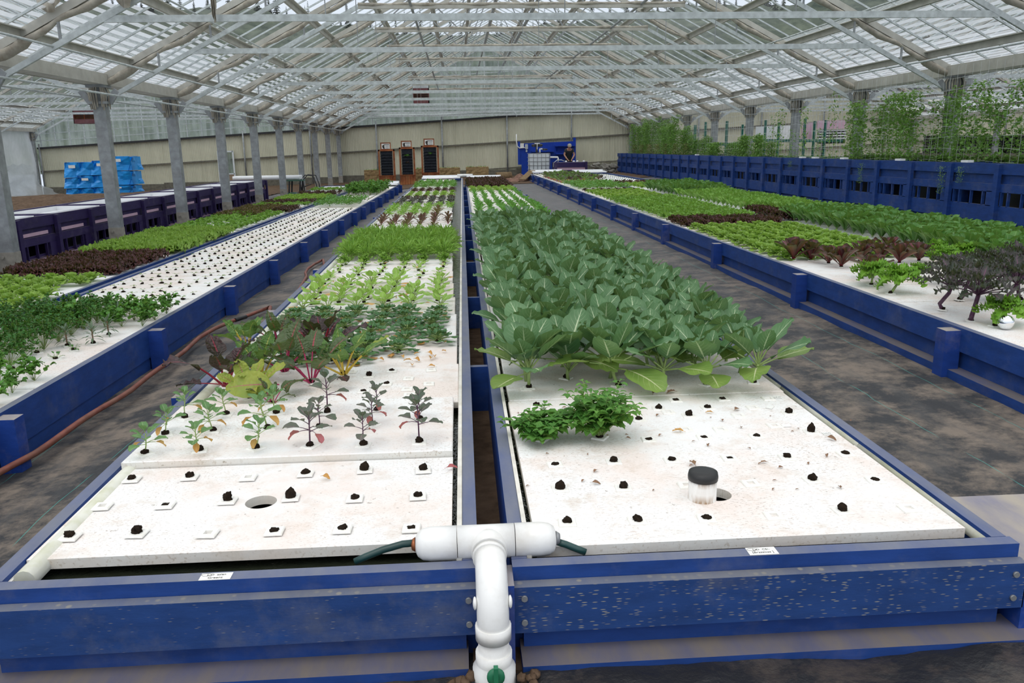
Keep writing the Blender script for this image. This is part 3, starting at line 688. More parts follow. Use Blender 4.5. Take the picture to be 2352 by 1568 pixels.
# ---------------------------------------------------------------- tall planters
def planter(L,h,ns,m,openings=True,liner=None,w=1.15,panel=None):
    """tall slatted crate planter, face towards -x side at x=0, runs along +y"""
    t=empty('tall_planter')
    def bd(name,*a,mm=m,par=t): mb=MB(); mb.bb(*a); return mb.build(name,mm,par)
    bd('top_board',0,.04,0,L,h-.16,h); bd('middle_board',.0,.04,0,L,h-.42,h-.30); bd('recessed_board',.045,.06,0,L,h-.31,h-.15)
    if panel:
        for k in range(ns): a=k*L/ns; bd('pink_strip',.030,.044,a+L/ns*.18,a+L/ns*.86,h-.285,h-.235,mm=panel); bd('pink_strip',.03,.049,a+L/ns*.18,a+L/ns*.86,.05,.10,mm=panel)
    bd('lower_board',0,.04,0,L,.10,h-.62); bd('lower_board',.0,.04,0,L,-.1,.06)
    bd('recessed_board',.05,.065,0,L,.02,.14)
    # opening strip, with mullions; dark interior behind
    sp=L/ns
    for k in range(ns):
        a=k*sp
        for q in (.30,.55,.80,.93):
            bd('opening_mullion',.0,.04,a+sp*q-.012,a+sp*q+.012,h-.63,h-.41)
        bd('opening_blank',0,.038,a,a+sp*.22,h-.63,h-.41)
    bd('inner_lining',.30,.32,.02,L-.02,-.1,h-.2,mm=MAT['black_liner'])
    bd('inner_floor',.04,.3,.02,L-.02,h-.65,h-.64,mm=MAT['black_liner'])
    for k in range(ns):
        a=k*sp; mb=MB(); mb.bb(-.055,.0,a-.05,a+.05,-.12,h-.012); mb.build('side_post',m,t)
    bd('back_board',w,w+.04,0,L,-.1,h); bd('end_board',.04,w,0,.03,-.1,h); bd('end_board',.04,w,L-.03,L,-.1,h)
    if liner:
        mb=MB(); mb.bb(.05,w-.01,.04,L-.04,h-.12,h-.10); mb.bb(.33,.335,.04,L-.04,h-.3,h-.02)
        mb.bb(w-.02,w-.005,.04,L-.04,h-.3,h-.02); mb.bb(.30,w,.035,.045,h-.3,h-.02); mb.bb(.3,w,L-.045,L-.035,h-.3,h-.02); mb.bb(.05,.34,.04,L-.04,h-.09,h-.085)
        mb.build('white_lining',liner,t)
    return t
pp=planter(2.35,.96,2,blue); P=reg(pp); NY=13
for k in range(NY):
    o=pp if k==0 else dup(P); o.location=(8.0,41.2-2.36*(k+1),.16)
    nm=['farthest','second farthest','third farthest'][k] if k<3 else ('nearest' if k==NY-1 else 'middle')
    tag(o,f'tall blue slatted planter under the pea netting, {nm} in its row' if nm!='middle' else 'tall blue slatted planter in the middle of the row under the pea netting','planter','tall blue planters')
pl=planter(2.34,.72,2,MAT['purple'],liner=MAT['white_panel'],panel=MAT['pink_board'],w=1.1); P=reg(pl)
for k in range(9):
    o=pl if k==0 else dup(P); y=6.2+2.4*k; o.location=(-6.42,y+2.34,-.17); o.rotation_euler=(0,0,PI)
    nm='nearest' if k==0 else ['','second','third','fourth','fifth','sixth','seventh','eighth','farthest'][k]
    tag(o,f'tall purple slatted planter lined in white, {nm} in the row behind the left posts','planter','tall purple planters')
# ---------------------------------------------------------------- plants
leafmat('collard',(.062,.155,.060),(.115,.222,.100),(.56,.66,.42),.06,.6,.45,transl=.2)
leafmat('collard_old',(.12,.22,.045),(.20,.30,.07),(.62,.66,.38),.05,.5,.45,transl=.3)
leafmat('kale_green',(.07,.17,.06),(.12,.24,.09),(.4,.5,.3),.04,.35,transl=.25)
leafmat('kale_purple',(.055,.085,.06),(.11,.10,.10),(.30,.14,.22),.05,.3,transl=.15)
leafmat('leaf_pink',(.42,.08,.10),(.40,.13,.20),(.5,.2,.25),.04,.2,transl=.25)
leafmat('leaf_orange',(.55,.25,.07),(.62,.38,.14),(.6,.4,.2),.04,.2,transl=.25)
leafmat('leaf_dry',(.20,.10,.06),(.30,.17,.11),(.35,.2,.15),.04,.2,transl=.1)
leafmat('chard_green',(.06,.15,.03),(.11,.22,.05),(.45,.45,.10),.06,.4,.35,transl=.25,savoy=.8)
leafmat('chard_dark',(.022,.014,.014),(.055,.022,.028),(.28,.02,.05),.07,.25,.35,transl=.1,savoy=.9)
leafmat('chard_mid',(.05,.085,.035),(.085,.12,.05),(.40,.04,.08),.07,.35,.35,transl=.18,savoy=.8)
leafmat('chard_yellow',(.22,.30,.05),(.38,.40,.06),(.42,.12,.14),.04,.45,.4,transl=.3,savoy=.5)
leafmat('tatsoi',(.026,.10,.026),(.05,.155,.04),(.25,.40,.18),.06,.25,.4,transl=.12,savoy=.4)
leafmat('pakchoi',(.20,.38,.05),(.32,.50,.10),(.55,.65,.30),.06,.2,.45,transl=.35)
leafmat('mizuna',(.15,.33,.03),(.27,.46,.08),(.5,.6,.3),.06,0,.5,transl=.35)
leafmat('balm',(.06,.20,.03),(.12,.29,.05),(.2,.35,.1),.03,.5,.55,transl=.3,savoy=.5)
leafmat('parsley',(.025,.12,.015),(.05,.18,.025),(.1,.25,.05),.02,0,.5,transl=.25)
leafmat('celery',(.07,.22,.03),(.13,.32,.055),(.3,.5,.15),.03,.2,.45,transl=.3)
leafmat('sage',(.07,.12,.075),(.13,.18,.12),(.2,.26,.17),.03,.2,.6,transl=.15)
leafmat('lettuce',(.18,.34,.045),(.31,.46,.09),(.5,.62,.25),.04,.2,.45,transl=.35)
leafmat('lettuce_mid',(.12,.27,.035),(.20,.38,.06),(.45,.55,.2),.04,.2,.45,transl=.3)
leafmat('lettuce_red',(.045,.013,.014),(.085,.022,.024),(.2,.06,.05),.03,.15,.35,transl=.12)
leafmat('lettuce_bronze',(.08,.045,.018),(.12,.075,.025),(.2,.12,.05),.03,.1,.4,transl=.2)
leafmat('romaine',(.06,.18,.03),(.11,.26,.05),(.42,.55,.25),.05,.4,.38,transl=.25)
leafmat('romaine_light',(.12,.28,.035),(.20,.38,.06),(.5,.6,.25),.05,.35,.42,transl=.3)
leafmat('romaine_red',(.095,.014,.024),(.17,.028,.045),(.30,.06,.07),.06,.4,.3,transl=.2,edge=(.045,.015,.022))
leafmat('curly',(.12,.30,.02),(.22,.42,.045),(.4,.5,.2),.03,.1,.5,transl=.3)
leafmat('kale_rr',(.026,.042,.026),(.060,.044,.055),(.20,.06,.14),.05,.3,.5,transl=.12)
leafmat('spinach',(.05,.20,.02),(.09,.28,.035),(.3,.45,.15),.04,.2,.4,transl=.25)
leafmat('seedling',(.14,.24,.06),(.25,.34,.12),(.5,.5,.35),.08,0,.5,transl=.3)
leafmat('pea',(.13,.29,.055),(.23,.42,.11),(.2,.4,.12),.03,.1,.5,transl=.35)
leafmat('pea_dry',(.20,.19,.08),(.30,.27,.12),(.3,.28,.15),.03,.1,.6,transl=.25)
simple('stem_green',(.28,.38,.13),.5,.3); simple('stem_purple',(.075,.025,.06),.5,.3,dirt=(.25,.2,.2),damt=.5,dscale=40); simple('stem_pink',(.42,.03,.11),.4,.35); simple('stem_yellow',(.60,.42,.05),.4,.35); simple('stem_red',(.25,.015,.03),.4,.35); simple('stem_brown',(.20,.13,.075),.7,.2)
def prof(kind,t):
    if kind=='ovate': return math.sin(PI*min(1,t**.72))**.75
    if kind=='obovate': return (math.sin(PI*t**1.35)**.7)*(.35+.65*t**.5)
    if kind=='spat': return (.12+.88*t**.8)*math.sqrt(max(0,1-t**5))
    if kind=='egg': return (math.sin(PI*t**.92)**.62) if 0<t<1 else 0
    if kind=='lance': return math.sin(PI*t)**1.1
    if kind=='round': return math.sin(PI*t**.95)**.55
    if kind=='spoon': return .16+.84*max(0,math.sin(PI*max(0,(t-.32)/.68)**.85))**.6 if t<.999 else 0.0
    if kind=='strap': return min(1,6*t)*min(1,3*(1-t))**.7
    return 1
def leaf(mb,o,az,el,L,W,bend=.6,kind='ovate',ruf=0,rn=6,fold=.25,nu=4,nv=7,pet=0,pw=.0035,m=0,pm=1,twist=0,r=None,lobes=0,bk=None):
    r=r or rnd; o=Vector(o); T=pet+L; N=nv+(3 if pet>0 else 0); P=[o];D=[]; ts=[1-(1-j/nv)**1.75 for j in range(nv+1)]; bl=[L*(ts[j+1]-ts[j]) for j in range(nv)]; seg=([pet/3]*3 if pet>0 else [])+bl
    s=0
    for q in seg:
        e=el-bend*((s+q/2)/T)**(bk or 1.4); d=Vector((math.cos(az)*math.cos(e),math.sin(az)*math.cos(e),math.sin(e))); D.append(d); P.append(P[-1]+d*q); s+=q
    D.append(D[-1])
    side0=Vector((-math.sin(az),math.cos(az),0)); k0=3 if pet>0 else 0
    if pet>0:
        mb.cur=pm; mb.tube(P[:4],[pw*1.3,pw*1.1,pw,pw*.9],4,False)
    mb.cur=m; rows=[]; ph=r.uniform(0,6)
    for j in range(nv+1):
        t=ts[j]; p=P[k0+j]; d=D[min(k0+j,len(D)-1)]; a=twist*t; n=side0.cross(d)*-1; n=d.cross(side0)
        sd=side0*math.cos(a)+n*math.sin(a); nn=d.cross(sd)
        w=max(.001,W/2*prof(kind,t)); row=[]
        for i in range(nu+1):
            u=2*i/nu-1; au=abs(u); ww=w
            if lobes: ww=w*(1-.45*au*(.5+.5*math.sin(lobes*2*PI*t+ (0 if u>0 else 1.3)+ph)))
            ed=ruf*au**2*W*math.sin(rn*2*PI*t+ph+(2.1 if u>0 else 0))
            row.append(mb.vert(p+sd*(u*ww*math.cos(fold*au))+nn*(-(fold*au*au*w)*-1+ed)+d*(ruf*au*W*.4*math.cos(rn*2*PI*t+ph)),((u+1)/2,t)))
        rows.append(row)
    for j in range(nv):
        for i in range(nu): mb.face((rows[j][i],rows[j][i+1],rows[j+1][i+1],rows[j+1][i]),True)
    return P[-1]
def R(s): return random.Random(s)
def g_collard(s,n=9,old=0):
    r=R(s); mb=MB(); H=r.uniform(.05,.08); mb.cur=1; mb.tube([(0,0,0),(.01,.005,H*.6),(.0,0,H)],[.008,.007,.007],6)
    a=r.uniform(0,6)
    for k in range(n):
        f=k/(n-1); a+=2.4+r.uniform(-.25,.25); el=rad(42+42*f+r.uniform(-6,6)); L=r.uniform(.13,.165)*(1-.45*max(0,f-.65)/.35); W=L*r.uniform(.72,.88)
        leaf(mb,(0,0,H*(.6+.4*f)),a,el,L,W,rad(r.uniform(8,35))*(1-.5*f),'egg',.04,5,.16,4,8,pet=r.uniform(.07,.12)*(1-.35*f),pw=.0035,m=0,pm=1,twist=r.uniform(-.5,.5),r=r)
    return mb,['collard','stem_green']
def g_collard_front(s):
    r=R(s+50); mb=MB(); H=.085; lx=r.uniform(-.03,.03); mb.cur=1; mb.tube([(0,0,0),(lx*.6,.005,H*.5),(lx,0,H)],[.0075,.007,.008],6); a=r.uniform(0,6)
    n=11
    for k in range(n):
        f=k/(n-1); a+=2.4+r.uniform(-.25,.25); el=rad(8+72*f+r.uniform(-6,6)); L=r.uniform(.15,.20)*(1-.55*max(0,f-.6)/.4); W=L*r.uniform(.66,.8)
        mb.cur=0
        leaf(mb,(lx,0,H*(.85+.15*f)),a,el,L,W,rad(r.uniform(12,38))*(1-.5*f),'egg',.05,6,.15,4,9,pet=r.uniform(.08,.12)*(1-.4*f),m=2 if k<3 else 0,pm=1,twist=r.uniform(-.4,.4),r=r)
    return mb,['collard','stem_green','collard_old']
def g_kale_small(s,purple=False,h=.13):
    r=R(s); mb=MB(); mb.cur=1; tx,ty=r.uniform(-.02,.02),r.uniform(-.01,.01); mb.tube([(0,0,0),(tx*.5,ty,h*.35),(tx,ty,h*.6),(tx,ty,h*.8)],[.003,.0026,.0022,.002],5); a=r.uniform(0,6)
    for k in range(9):
        f=k/8; a+=2.4; z=h*(.40+.40*f); L=r.uniform(.045,.066)*(1-.35*f)
        leaf(mb,(tx,ty,z),a,rad(15+55*f),L,L*.85,rad(40),'round',.07,3,.3,4,5,pet=.035*(1-.6*f),pw=.0013,m=0,pm=1,r=r)
    for k in range(r.choice((1,1,2))): a+=2.2; leaf(mb,(tx,ty,h*.45),a,rad(5),.045,.03,rad(70),'round',.1,3,.5,4,5,pet=.035,pw=.0012,m=2,pm=1,r=r)
    return mb,(['kale_purple','stem_purple','leaf_pink'] if purple else ['kale_green','stem_green','leaf_orange'])
def g_chard(s,kind):
    r=R(s); mb=MB(); a=r.uniform(0,6); n=8
    mats={'dark':['chard_dark','stem_red'],'green':['chard_green','stem_yellow'],'mid':['chard_mid','stem_pink'],'yellow':['chard_yellow','stem_pink']}[kind]
    for k in range(n):
        f=k/(n-1); a+=2.4; el=rad(45+38*f+r.uniform(-12,8)); L=r.uniform(.13,.185)*(1-.3*f)
        leaf(mb,(.008*math.cos(a),.008*math.sin(a),.005),a,el,L,L*r.uniform(.58,.76),rad(r.uniform(30,75)),'ovate',.10,5,.15,4,8,pet=r.uniform(.08,.14),pw=.0042,m=0,pm=1,twist=r.uniform(-.7,.7),r=r,bk=2.2)
    return mb,mats
def g_tatsoi(s):
    r=R(s); mb=MB(); a=r.uniform(0,6)
    for k in range(30):
        f=k/29; a+=2.4; el=rad(4+46*f+r.uniform(-4,4)); L=r.uniform(.032,.044)*(1-.4*f)
        leaf(mb,(0,0,.008+.016*f),a,el,L,L*1.0,rad(10),'round',.05,3,-.3,4,4,pet=.058*(1-.72*f),pw=.002,m=0,pm=1,r=r)
    for k in range(2): a+=1.9; leaf(mb,(0,0,.01),a,rad(2),.04,.032,rad(15),'round',.03,2,-.3,4,4,pet=.05,pw=.002,m=2,pm=1,r=r)
    return mb,['tatsoi','stem_green','leaf_orange']
def g_pakchoi(s,n=8):
    r=R(s); mb=MB(); a=r.uniform(0,6)
    for k in range(n):
        f=k/(n-1); a+=2.4; el=rad(28+50*f); L=r.uniform(.045,.066)*(1-.25*f)
        leaf(mb,(0,0,.01),a,el,L,L*.84,rad(35),'round',.03,2,-.2,4,6,pet=.045*(1-.2*f),pw=.0025,m=0 if k or s%3 else 2,pm=1,r=r)
    return mb,['pakchoi','stem_green','leaf_orange']
def g_mizuna(s,n=105,h=.25,mat='mizuna'):
    r=R(s); mb=MB(); a=0
    for k in range(n):
        a+=2.4; el=rad(r.uniform(38,84)); L=h*r.uniform(.6,1.05)
        P=leaf(mb,(.01*math.cos(a),.01*math.sin(a),0),a,el,L*.55,L*.06,rad(r.uniform(20,90)),'lance',.5,5,.2,2,5,pet=L*.45,pw=.0014,m=0,pm=1,r=r,bk=2,lobes=5)
        for q in(1,2): leaf(mb,(.01+math.cos(a)*math.cos(el)*L*.55,math.sin(a)*math.cos(el)*L*.55,math.sin(el)*L*.5),a+r.uniform(-1.4,1.4),rad(r.uniform(10,70)),L*.22,L*.035,.6,'lance',.3,3,.2,2,2,m=0,r=r)
    return mb,[mat,'stem_green']
def g_balm(s,n=15,h=.10,w=.085):
    r=R(s); mb=MB()
    for k in range(n):
        a=r.uniform(0,2*PI); q=r.uniform(.2,1)*w; top=Vector((q*math.cos(a),q*math.sin(a),h*r.uniform(.35,1.15))); mid=top*.5+Vector((0,0,.02)); mb.cur=1; mb.tube([(0,0,0),mid,top],[.0018,.0016,.001],4,False)
        for j,t in enumerate((.45,.65,.82,.95,1.0)):
            p=(mid*(1-(t-.5)/.5)+top*((t-.5)/.5)) if t>.5 else mid*(t/.5); aa=a+j*PI/2; sz=.056*(1.05-.55*max(0,t-.6)/.4)*r.uniform(.8,1.15)
            for z in(0,PI): leaf(mb,p,aa+z,rad(r.uniform(5,40)),sz,sz*.72,rad(60),'ovate',.05,7,.25,4,5,pet=.006,pw=.0009,m=0,pm=1,r=r)
    return mb,['balm','stem_green']
def g_parsley(s,n=34,h=.16,mat='parsley',lf=.022,w=.7):
    r=R(s); mb=MB()
    for k in range(n):
        a=r.uniform(0,2*PI); el=rad(r.uniform(30,85)); L=h*r.uniform(.55,1.1); top=Vector((math.cos(a)*math.cos(el)*w,math.sin(a)*math.cos(el)*w,math.sin(el)))*L; mb.cur=1; mb.tube([(0,0,0),top],[.0014,.0008],3,False)
        for q in range(7):
            leaf(mb,top*(1-.10*(q%3)),a+q*2.1,rad(r.uniform(-15,55)),lf*r.uniform(.8,1.3),lf*.95,rad(35),'round',.22,3,.2,2,3,m=0,r=r,lobes=3)
    return mb,[mat,'stem_green']
def g_sage(s):
    r=R(s); mb=MB(); a=0
    for k in range(24):
        a+=2.4; f=k/23; leaf(mb,(0,0,.03+.06*f),a,rad(-5+75*f),r.uniform(.05,.075),.014,rad(50),'lance',.06,3,.3,2,5,pet=.008,pw=.001,m=0,pm=1,r=r)
    mb.cur=1; mb.tube([(0,0,0),(0,0,.09)],.004,5); return mb,['sage','stem_brown']
def g_lettuce(s,mat='lettuce',n=17,L0=.10,ruf=.16,el0=18,el1=80,wr=.95,petm='stem_green'):
    r=R(s); mb=MB(); a=r.uniform(0,6)
    for k in range(n):
        f=k/(n-1); a+=2.4+r.uniform(-.2,.2); el=rad(el0+(el1-el0)*f); L=L0*r.uniform(.8,1.12)*(1-.35*f)
        leaf(mb,(0,0,.012),a,el,L,L*wr*r.uniform(.85,1.1),rad(40),'spat',ruf,ruf>.15 and 3.3 or 2,.3,6 if ruf>.15 else 4,8,pet=.015,pw=.003,m=0,pm=1,r=r)
    return mb,[mat,petm]
def g_romaine(s,mat='romaine',L0=.17,n=13,el0=48,wr=.5):
    r=R(s); mb=MB(); a=r.uniform(0,6)
    for k in range(n):
        f=k/(n-1); a+=2.4+r.uniform(-.2,.2); el=rad(el0+(86-el0)*f+r.uniform(-4,4)); L=L0*r.uniform(.82,1.1)*(1-.2*f)
        leaf(mb,(0,0,.01),a,el,L,L*wr*r.uniform(.85,1.1),rad(r.uniform(18,45)),'spat',.04,3,.40,4,8,pet=.02,pw=.004,m=0,pm=1,twist=r.uniform(-.3,.3),r=r)
    return mb,[mat,'stem_green' if mat!='romaine_red' else 'stem_red']
def g_curly(s,h=.2,lean=(0,0),n=14):
    r=R(s); mb=MB(); top=Vector((lean[0],lean[1],h*.45)); mb.cur=1; mb.tube([(0,0,0),top*.5,top],[.009,.008,.007],6); a=r.uniform(0,6)
    for k in range(n):
        f=k/(n-1); a+=2.4; el=rad(5+70*f); L=r.uniform(.10,.14)*(1-.3*f)
        for q in range(2): leaf(mb,top+Vector((0,0,.01*q)),a+.12*q,el+.1*q,L,L*.62,rad(70),'round',.27,5+q,.2,6,18,pet=.05*(1-.5*f),pw=.003,m=0,pm=1,r=r,lobes=0,bk=1.8)
    return mb,['curly','stem_green']
def g_kale_rr(s,h=.30,lean=(.02,0)):
    r=R(s); mb=MB(); st=Vector((lean[0],lean[1],h*.48)); mb.cur=1
    mb.tube([(0,0,0),(-.02*r.choice((-1,1)),.0,h*.12),st*.75,st],[.011,.011,.010,.010],8); a=r.uniform(0,6)
    for k in range(28):
        f=k/27; a+=2.4; el=rad(18+62*f+r.uniform(-6,6)); L=r.uniform(.085,.125)*(1-.3*f)
        leaf(mb,st,a,el,L,L*.75,rad(50),'ovate',.24,4,.2,6,12,pet=r.uniform(.09,.13)*(1-.3*f),pw=.0028,m=0,pm=1,r=r,lobes=3)
    return mb,['kale_rr','stem_purple']
def g_seedling(s):
    r=R(s); mb=MB(); mb.cur=2; mb.lump((0,0,.004),(.013,.012,.008),s,7,4,.5); mb.cur=1; mb.tube([(0,0,0),(.002,0,.018)],.0012,4,False)
    for k in range(3 if s%2 else 4): leaf(mb,(0,0,.015),k*2.2+s,rad(35),r.uniform(.018,.028),.016,rad(60),'round',.05,2,.2,2,3,pet=.008,pw=.0008,m=0,pm=1,r=r)
    return mb,['seedling','stem_green','soil']
def g_fill(s,mat,n=40,h=.14,lw=.045,w=.10):
    r=R(s); mb=MB()
    for k in range(n):
        a=r.uniform(0,2*PI); q=w*r.uniform(0,.6); leaf(mb,(q*math.cos(a),q*math.sin(a),h*r.uniform(.2,.6)),a+r.uniform(-1,1),rad(r.uniform(5,75)),lw*r.uniform(.7,1.3),lw*.75,rad(50),'ovate',.08,3,.25,2,4,pet=.02,pw=.001,m=0,pm=1,r=r)
    return mb,[mat,'stem_green']
PK=0
class Kind:
    """prototypes of one plant kind: foliage is the thing, stems etc. share its mesh; near kinds also carry a root plug part"""
    def __init__(s,name,gens,plug=False,tufts=None):
        s.name=name; s.me=[g[0].mesh(name,[MAT[m] for m in g[1]]) for g in gens]; s.plug=plug; s.i=0
    def place(s,x,y,z,label,cat,group,sc=1,rz=None,r=rnd,var=None,tilt=0):
        me=s.me[(s.i if var is None else var)%len(s.me)]; s.i+=1
        o=bpy.data.objects.new(s.name,me); COL.objects.link(o); o.location=(x,y,z); o.rotation_euler=(r.uniform(-tilt,tilt),r.uniform(-tilt,tilt),r.uniform(0,2*PI) if rz is None else rz); o.scale=(sc,sc,sc)
        o['label']=label; o['category']=cat; 
        if group: o['group']=group
        if s.plug:
            p=bpy.data.objects.new('net_pot_rim',POTM); COL.objects.link(p); p.parent=o; p.scale=(1/sc,)*3
            q=bpy.data.objects.new('root_plug',PLUGM[s.i%4]); COL.objects.link(q); q.parent=o; q.scale=(1/sc,)*3
        return o
# net pots ------------------------------------------------
def potmesh(th=.007,w=.028,h=.012,d=None):
    mb=MB(); b=.003
    ring=lambda q,z:[mb.vert((a*q,c*q,z)) for a,c in((-1,-1),(1,-1),(1,1),(-1,1))]
    A=ring(w,0);B=ring(w,th-b);C=ring(w-b,th);D=ring(h,th);E_=ring(h-.001,-.03);
    for P,Q in((A,B),(B,C),(C,D)): 
        for i in range(4): j=(i+1)%4; mb.face((P[i],P[j],Q[j],Q[i]))
    for i in range(4): j=(i+1)%4; mb.face((D[i],D[j],E_[j],E_[i]))
    mb.face(E_); return mb
POTM=potmesh().mesh('net_pot',MAT['pot'])
PLUGM=[]
for s in range(4):
    mb=MB(); mb.lump((0,0,.008),(.0155,.0155,.014+.002*s),s*3+1,10,7,.35)
    for k in range(4): mb.lump((.010*math.cos(k*1.7+s),.010*math.sin(k*1.7+s),.014),(.007,.007,.006),s+k*7,6,4,.4)
    PLUGM.append(mb.mesh('soil_plug',MAT['soil']))
def netpot(x,y,z,label,plug=1,rz=None,hs=1):
    o=bpy.data.objects.new('net_pot',POTM); COL.objects.link(o); o.location=(x,y,z); o.rotation_euler=(0,0,rnd.uniform(-.08,.08) if rz is None else rz); tag(o,label,'net pot','net pots set in the near rafts')
    if plug:
        q=bpy.data.objects.new('soil_plug',PLUGM[rnd.randrange(4)]); COL.objects.link(q); q.parent=o; q.scale=(1,1,hs); q.rotation_euler=(0,0,rnd.uniform(0,6)); q['label']='dark soil plug'
    return o
OX=['leftmost','second from left','third from left','fourth from left','fifth from left','rightmost']
RZ=.300
Lr1=[(160,1230,1),(315,1222,1.3),(478,1222,0),(630,1217,.6),(787,1212,.7),(945,1210,.4),(235,1160,0),(380,1157,.3),(523,1147,1.5),(668,1140,1.5),(815,1142,.7),(960,1137,.8),(303,1098,.8),(436,1093,1),(570,1094,0),(702,1085,.8),(838,1077,1.4),(972,1077,1.2)]
Rr1=[(1303,1197,.8),(1464,1193,.9),(1623,1188,.6),(1778,1182,0),(1935,1170,1.1),(2088,1165,0),(1287,1120,1.3),(1432,1118,1),(1577,1112,0),(1725,1108,0),(1866,1100,1),(2010,1100,.5),(1275,1065,.5),(1410,1058,1),(1543,1055,.8),(1676,1050,.3),(1808,1048,.9),(1942,1040,.6)]
ROWN=['front','middle','back']
for lst,side in((Lr1,'left'),(Rr1,'right')):
    for i,(px,py,h) in enumerate(lst):
        p=at_z(px,py,RZ+.006); netpot(p.x,p.y,RZ-.0005,f'square net pot, {OX[i%6]} of the {ROWN[i//6]} row, nearest {side} raft' if h else f'empty square net pot, {OX[i%6]} of the {ROWN[i//6]} row, nearest {side} raft',h,hs=h or 1)
# second left raft: small kale
kg=[g_kale_small(s,False,.115+.01*(s%3)) for s in range(4)]; kp=[g_kale_small(s+10,True,.13+.015*(s%3)) for s in range(4)]
KG=Kind('kale_seedling',kg,plug=True); KP=Kind('kale_seedling',kp,plug=True)
RZ2=RZ
sec=[(333,1042,0),(459,1035,0),(588,1030,0),(712,1025,1),(835,1022,1),(963,1016,1),(380,998,0),(490,990,0),(615,985,0),(735,982,1),(856,976,1),(965,965,1),(425,960,0),(520,952,0),(635,950,0),(752,948,1),(866,943,1)]
for i,(px,py,pu) in enumerate(sec):
    p=at_z(px,py,RZ+.026); K=KP if pu else KG; hgt=1.25 if i in(3,8,15,5) else 1.0
    K.place(p.x,p.y,RZ+.0235,f'small {"purple" if pu else "green"} kale plant, {OX[i%6]} of the {ROWN[i//6]} row, second left raft','kale plant','small kale plants on the second left raft',hgt*.95)
p=at_z(945,1000,RZ)
# third left raft: pots and chard
for i,(px,py,h) in enumerate([(848,862,1.3),(900,850,.6),(888,880,.7),(938,868,0),(835,897,.6),(935,892,0),(990,848,0),(808,852,0),(985,880,0),(940,905,0)]):
    q=at_z(px,py,RZ+.004); netpot(q.x,q.y,RZ-.002,f'{"empty " if not h else ""}net pot beside the chard, {["with tall dark plug","rear middle","behind the red leaf","middle right","just right of the large dark leaf","near the right edge","at the back right corner","at the back behind the yellow stem","right edge, second back","right edge, third back"][i]}',h,hs=h or 1)
chs=[(520,890,'dark',1.15),(575,915,'yellow',.8),(600,868,'green',1.05),(570,810,'green',1.0),(655,855,'mid',1.15),(715,880,'mid',1.1),(735,820,'dark',1.25),(790,862,'green',1.15),(700,800,'green',1.0),(640,800,'mid',1.05),(625,930,'mid',.55)]
chl=['with dark purple leaves beside the blue left board','with a broad yellow-green leaf hanging forward','with crinkled green leaves and yellow stems, front','green, far left behind the dark one','with magenta stems in the middle of the clump','with pink and yellow stems, front right','tallest, with long maroon leaves','with bright yellow stems leaning right','green, at the back of the clump','with pink stems, at the back of the clump','low and small, in front of the clump']
CH={k:Kind('chard_plant',[g_chard(s+i*7,k) for s in range(3)],plug=True) for i,k in enumerate(('dark','green','mid','yellow'))}
for (px,py,k,s),lb in zip(chs,chl):
    q=at_z(px,py,RZ); CH[k].place(q.x,q.y,RZ,'chard plant '+lb,'chard plant','chard on the third left raft',s,tilt=.12)
mb=MB(); leaf(mb,(0,0,0),rad(183),rad(14),.215,.145,rad(30),'egg',.05,4,.15,6,12,pet=.03,pw=.003,m=0,pm=1); q=at_z(648,918,RZ); o=mb.build('chard_leaf',[MAT['chard_yellow'],MAT['stem_pink']],None,(q.x,q.y-.03,RZ+.085)); o.rotation_euler=(rad(48),0,0); tag(o,'large yellow-green chard leaf with a pink rib, flopped over the small kale','leaf')
mb=MB(); leaf(mb,(0,0,.03),rad(165),rad(5),.14,.09,rad(20),'ovate',.08,4,.3,6,10,pet=.16,pw=.003,m=0,pm=1); q=at_z(535,905,RZ); o=mb.build('chard_leaf',[MAT['chard_dark'],MAT['stem_red']],None,(q.x,q.y-.02,RZ+.02)); tag(o,'dark red chard leaf on a long crimson stem drooping over the left rail','leaf')
mb=MB(); leaf(mb,(0,0,.02),rad(-60),rad(38),.075,.06,rad(70),'round',.05,3,.15,6,8,pet=.06,pw=.002,m=0,pm=1); q=at_z(775,885,RZ); o=mb.build('chard_leaf',[MAT['chard_dark'],MAT['stem_purple']],None,(q.x,q.y,RZ+.01)); tag(o,'round dark maroon leaf right of the small purple kale','leaf')
mb=MB(); leaf(mb,(0,0,.02),rad(38),rad(32),.15,.06,rad(10),'ovate',.1,5,.2,6,10,pet=.17,pw=.003,m=0,pm=1); q=at_z(795,865,RZ); o=mb.build('chard_leaf',[MAT['chard_yellow'],MAT['stem_yellow']],None,(q.x,q.y,RZ+.01)); tag(o,'pale chard leaf on a long yellow stem leaning right over the tatsoi','leaf')
# patches --------------------------------------------------
def patch(K,fx,nx,y0,y1,dy,z,label,cat,group,sc=(.9,1.1),jit=.012,skip=0,r=None,dx=None,labf=None,tilt=.05,xs=None):
    r=r or R(int(y0*100)); y=y0; row=0
    while y<y1-1e-6:
        x0,x1=fx(y)
        for i in range(nx):
            if r.random()<skip: continue
            if xs and not xs(i,y): continue
            x=x0+(x1-x0)*(i+.5)/nx
            K.place(x+r.uniform(-jit,jit),y+r.uniform(-jit,jit),z,labf(i,row) if labf and labf(i,row) else label,cat,group,r.uniform(*sc),r=r,tilt=tilt)
        y+=dy; row+=1
fL=lambda y:(Lxl(y)+.13,-.09)
fR=lambda y:(.205+.003*y,1.515+.003*y)
fB=lambda y:(Bd(y)+.09,Bx(y)-.07)
fA=lambda y:(-4.88,Bd(y)-.14)
fC=lambda y:(Cx(y)+.08,Cd(y)-.08)
fD=lambda y:(4.84,6.12)
ZL=.300; ZBb=zB+.286; ZCc=zC+.286
TAT=Kind('tatsoi_plant',[g_tatsoi(s) for s in range(4)],plug=True)
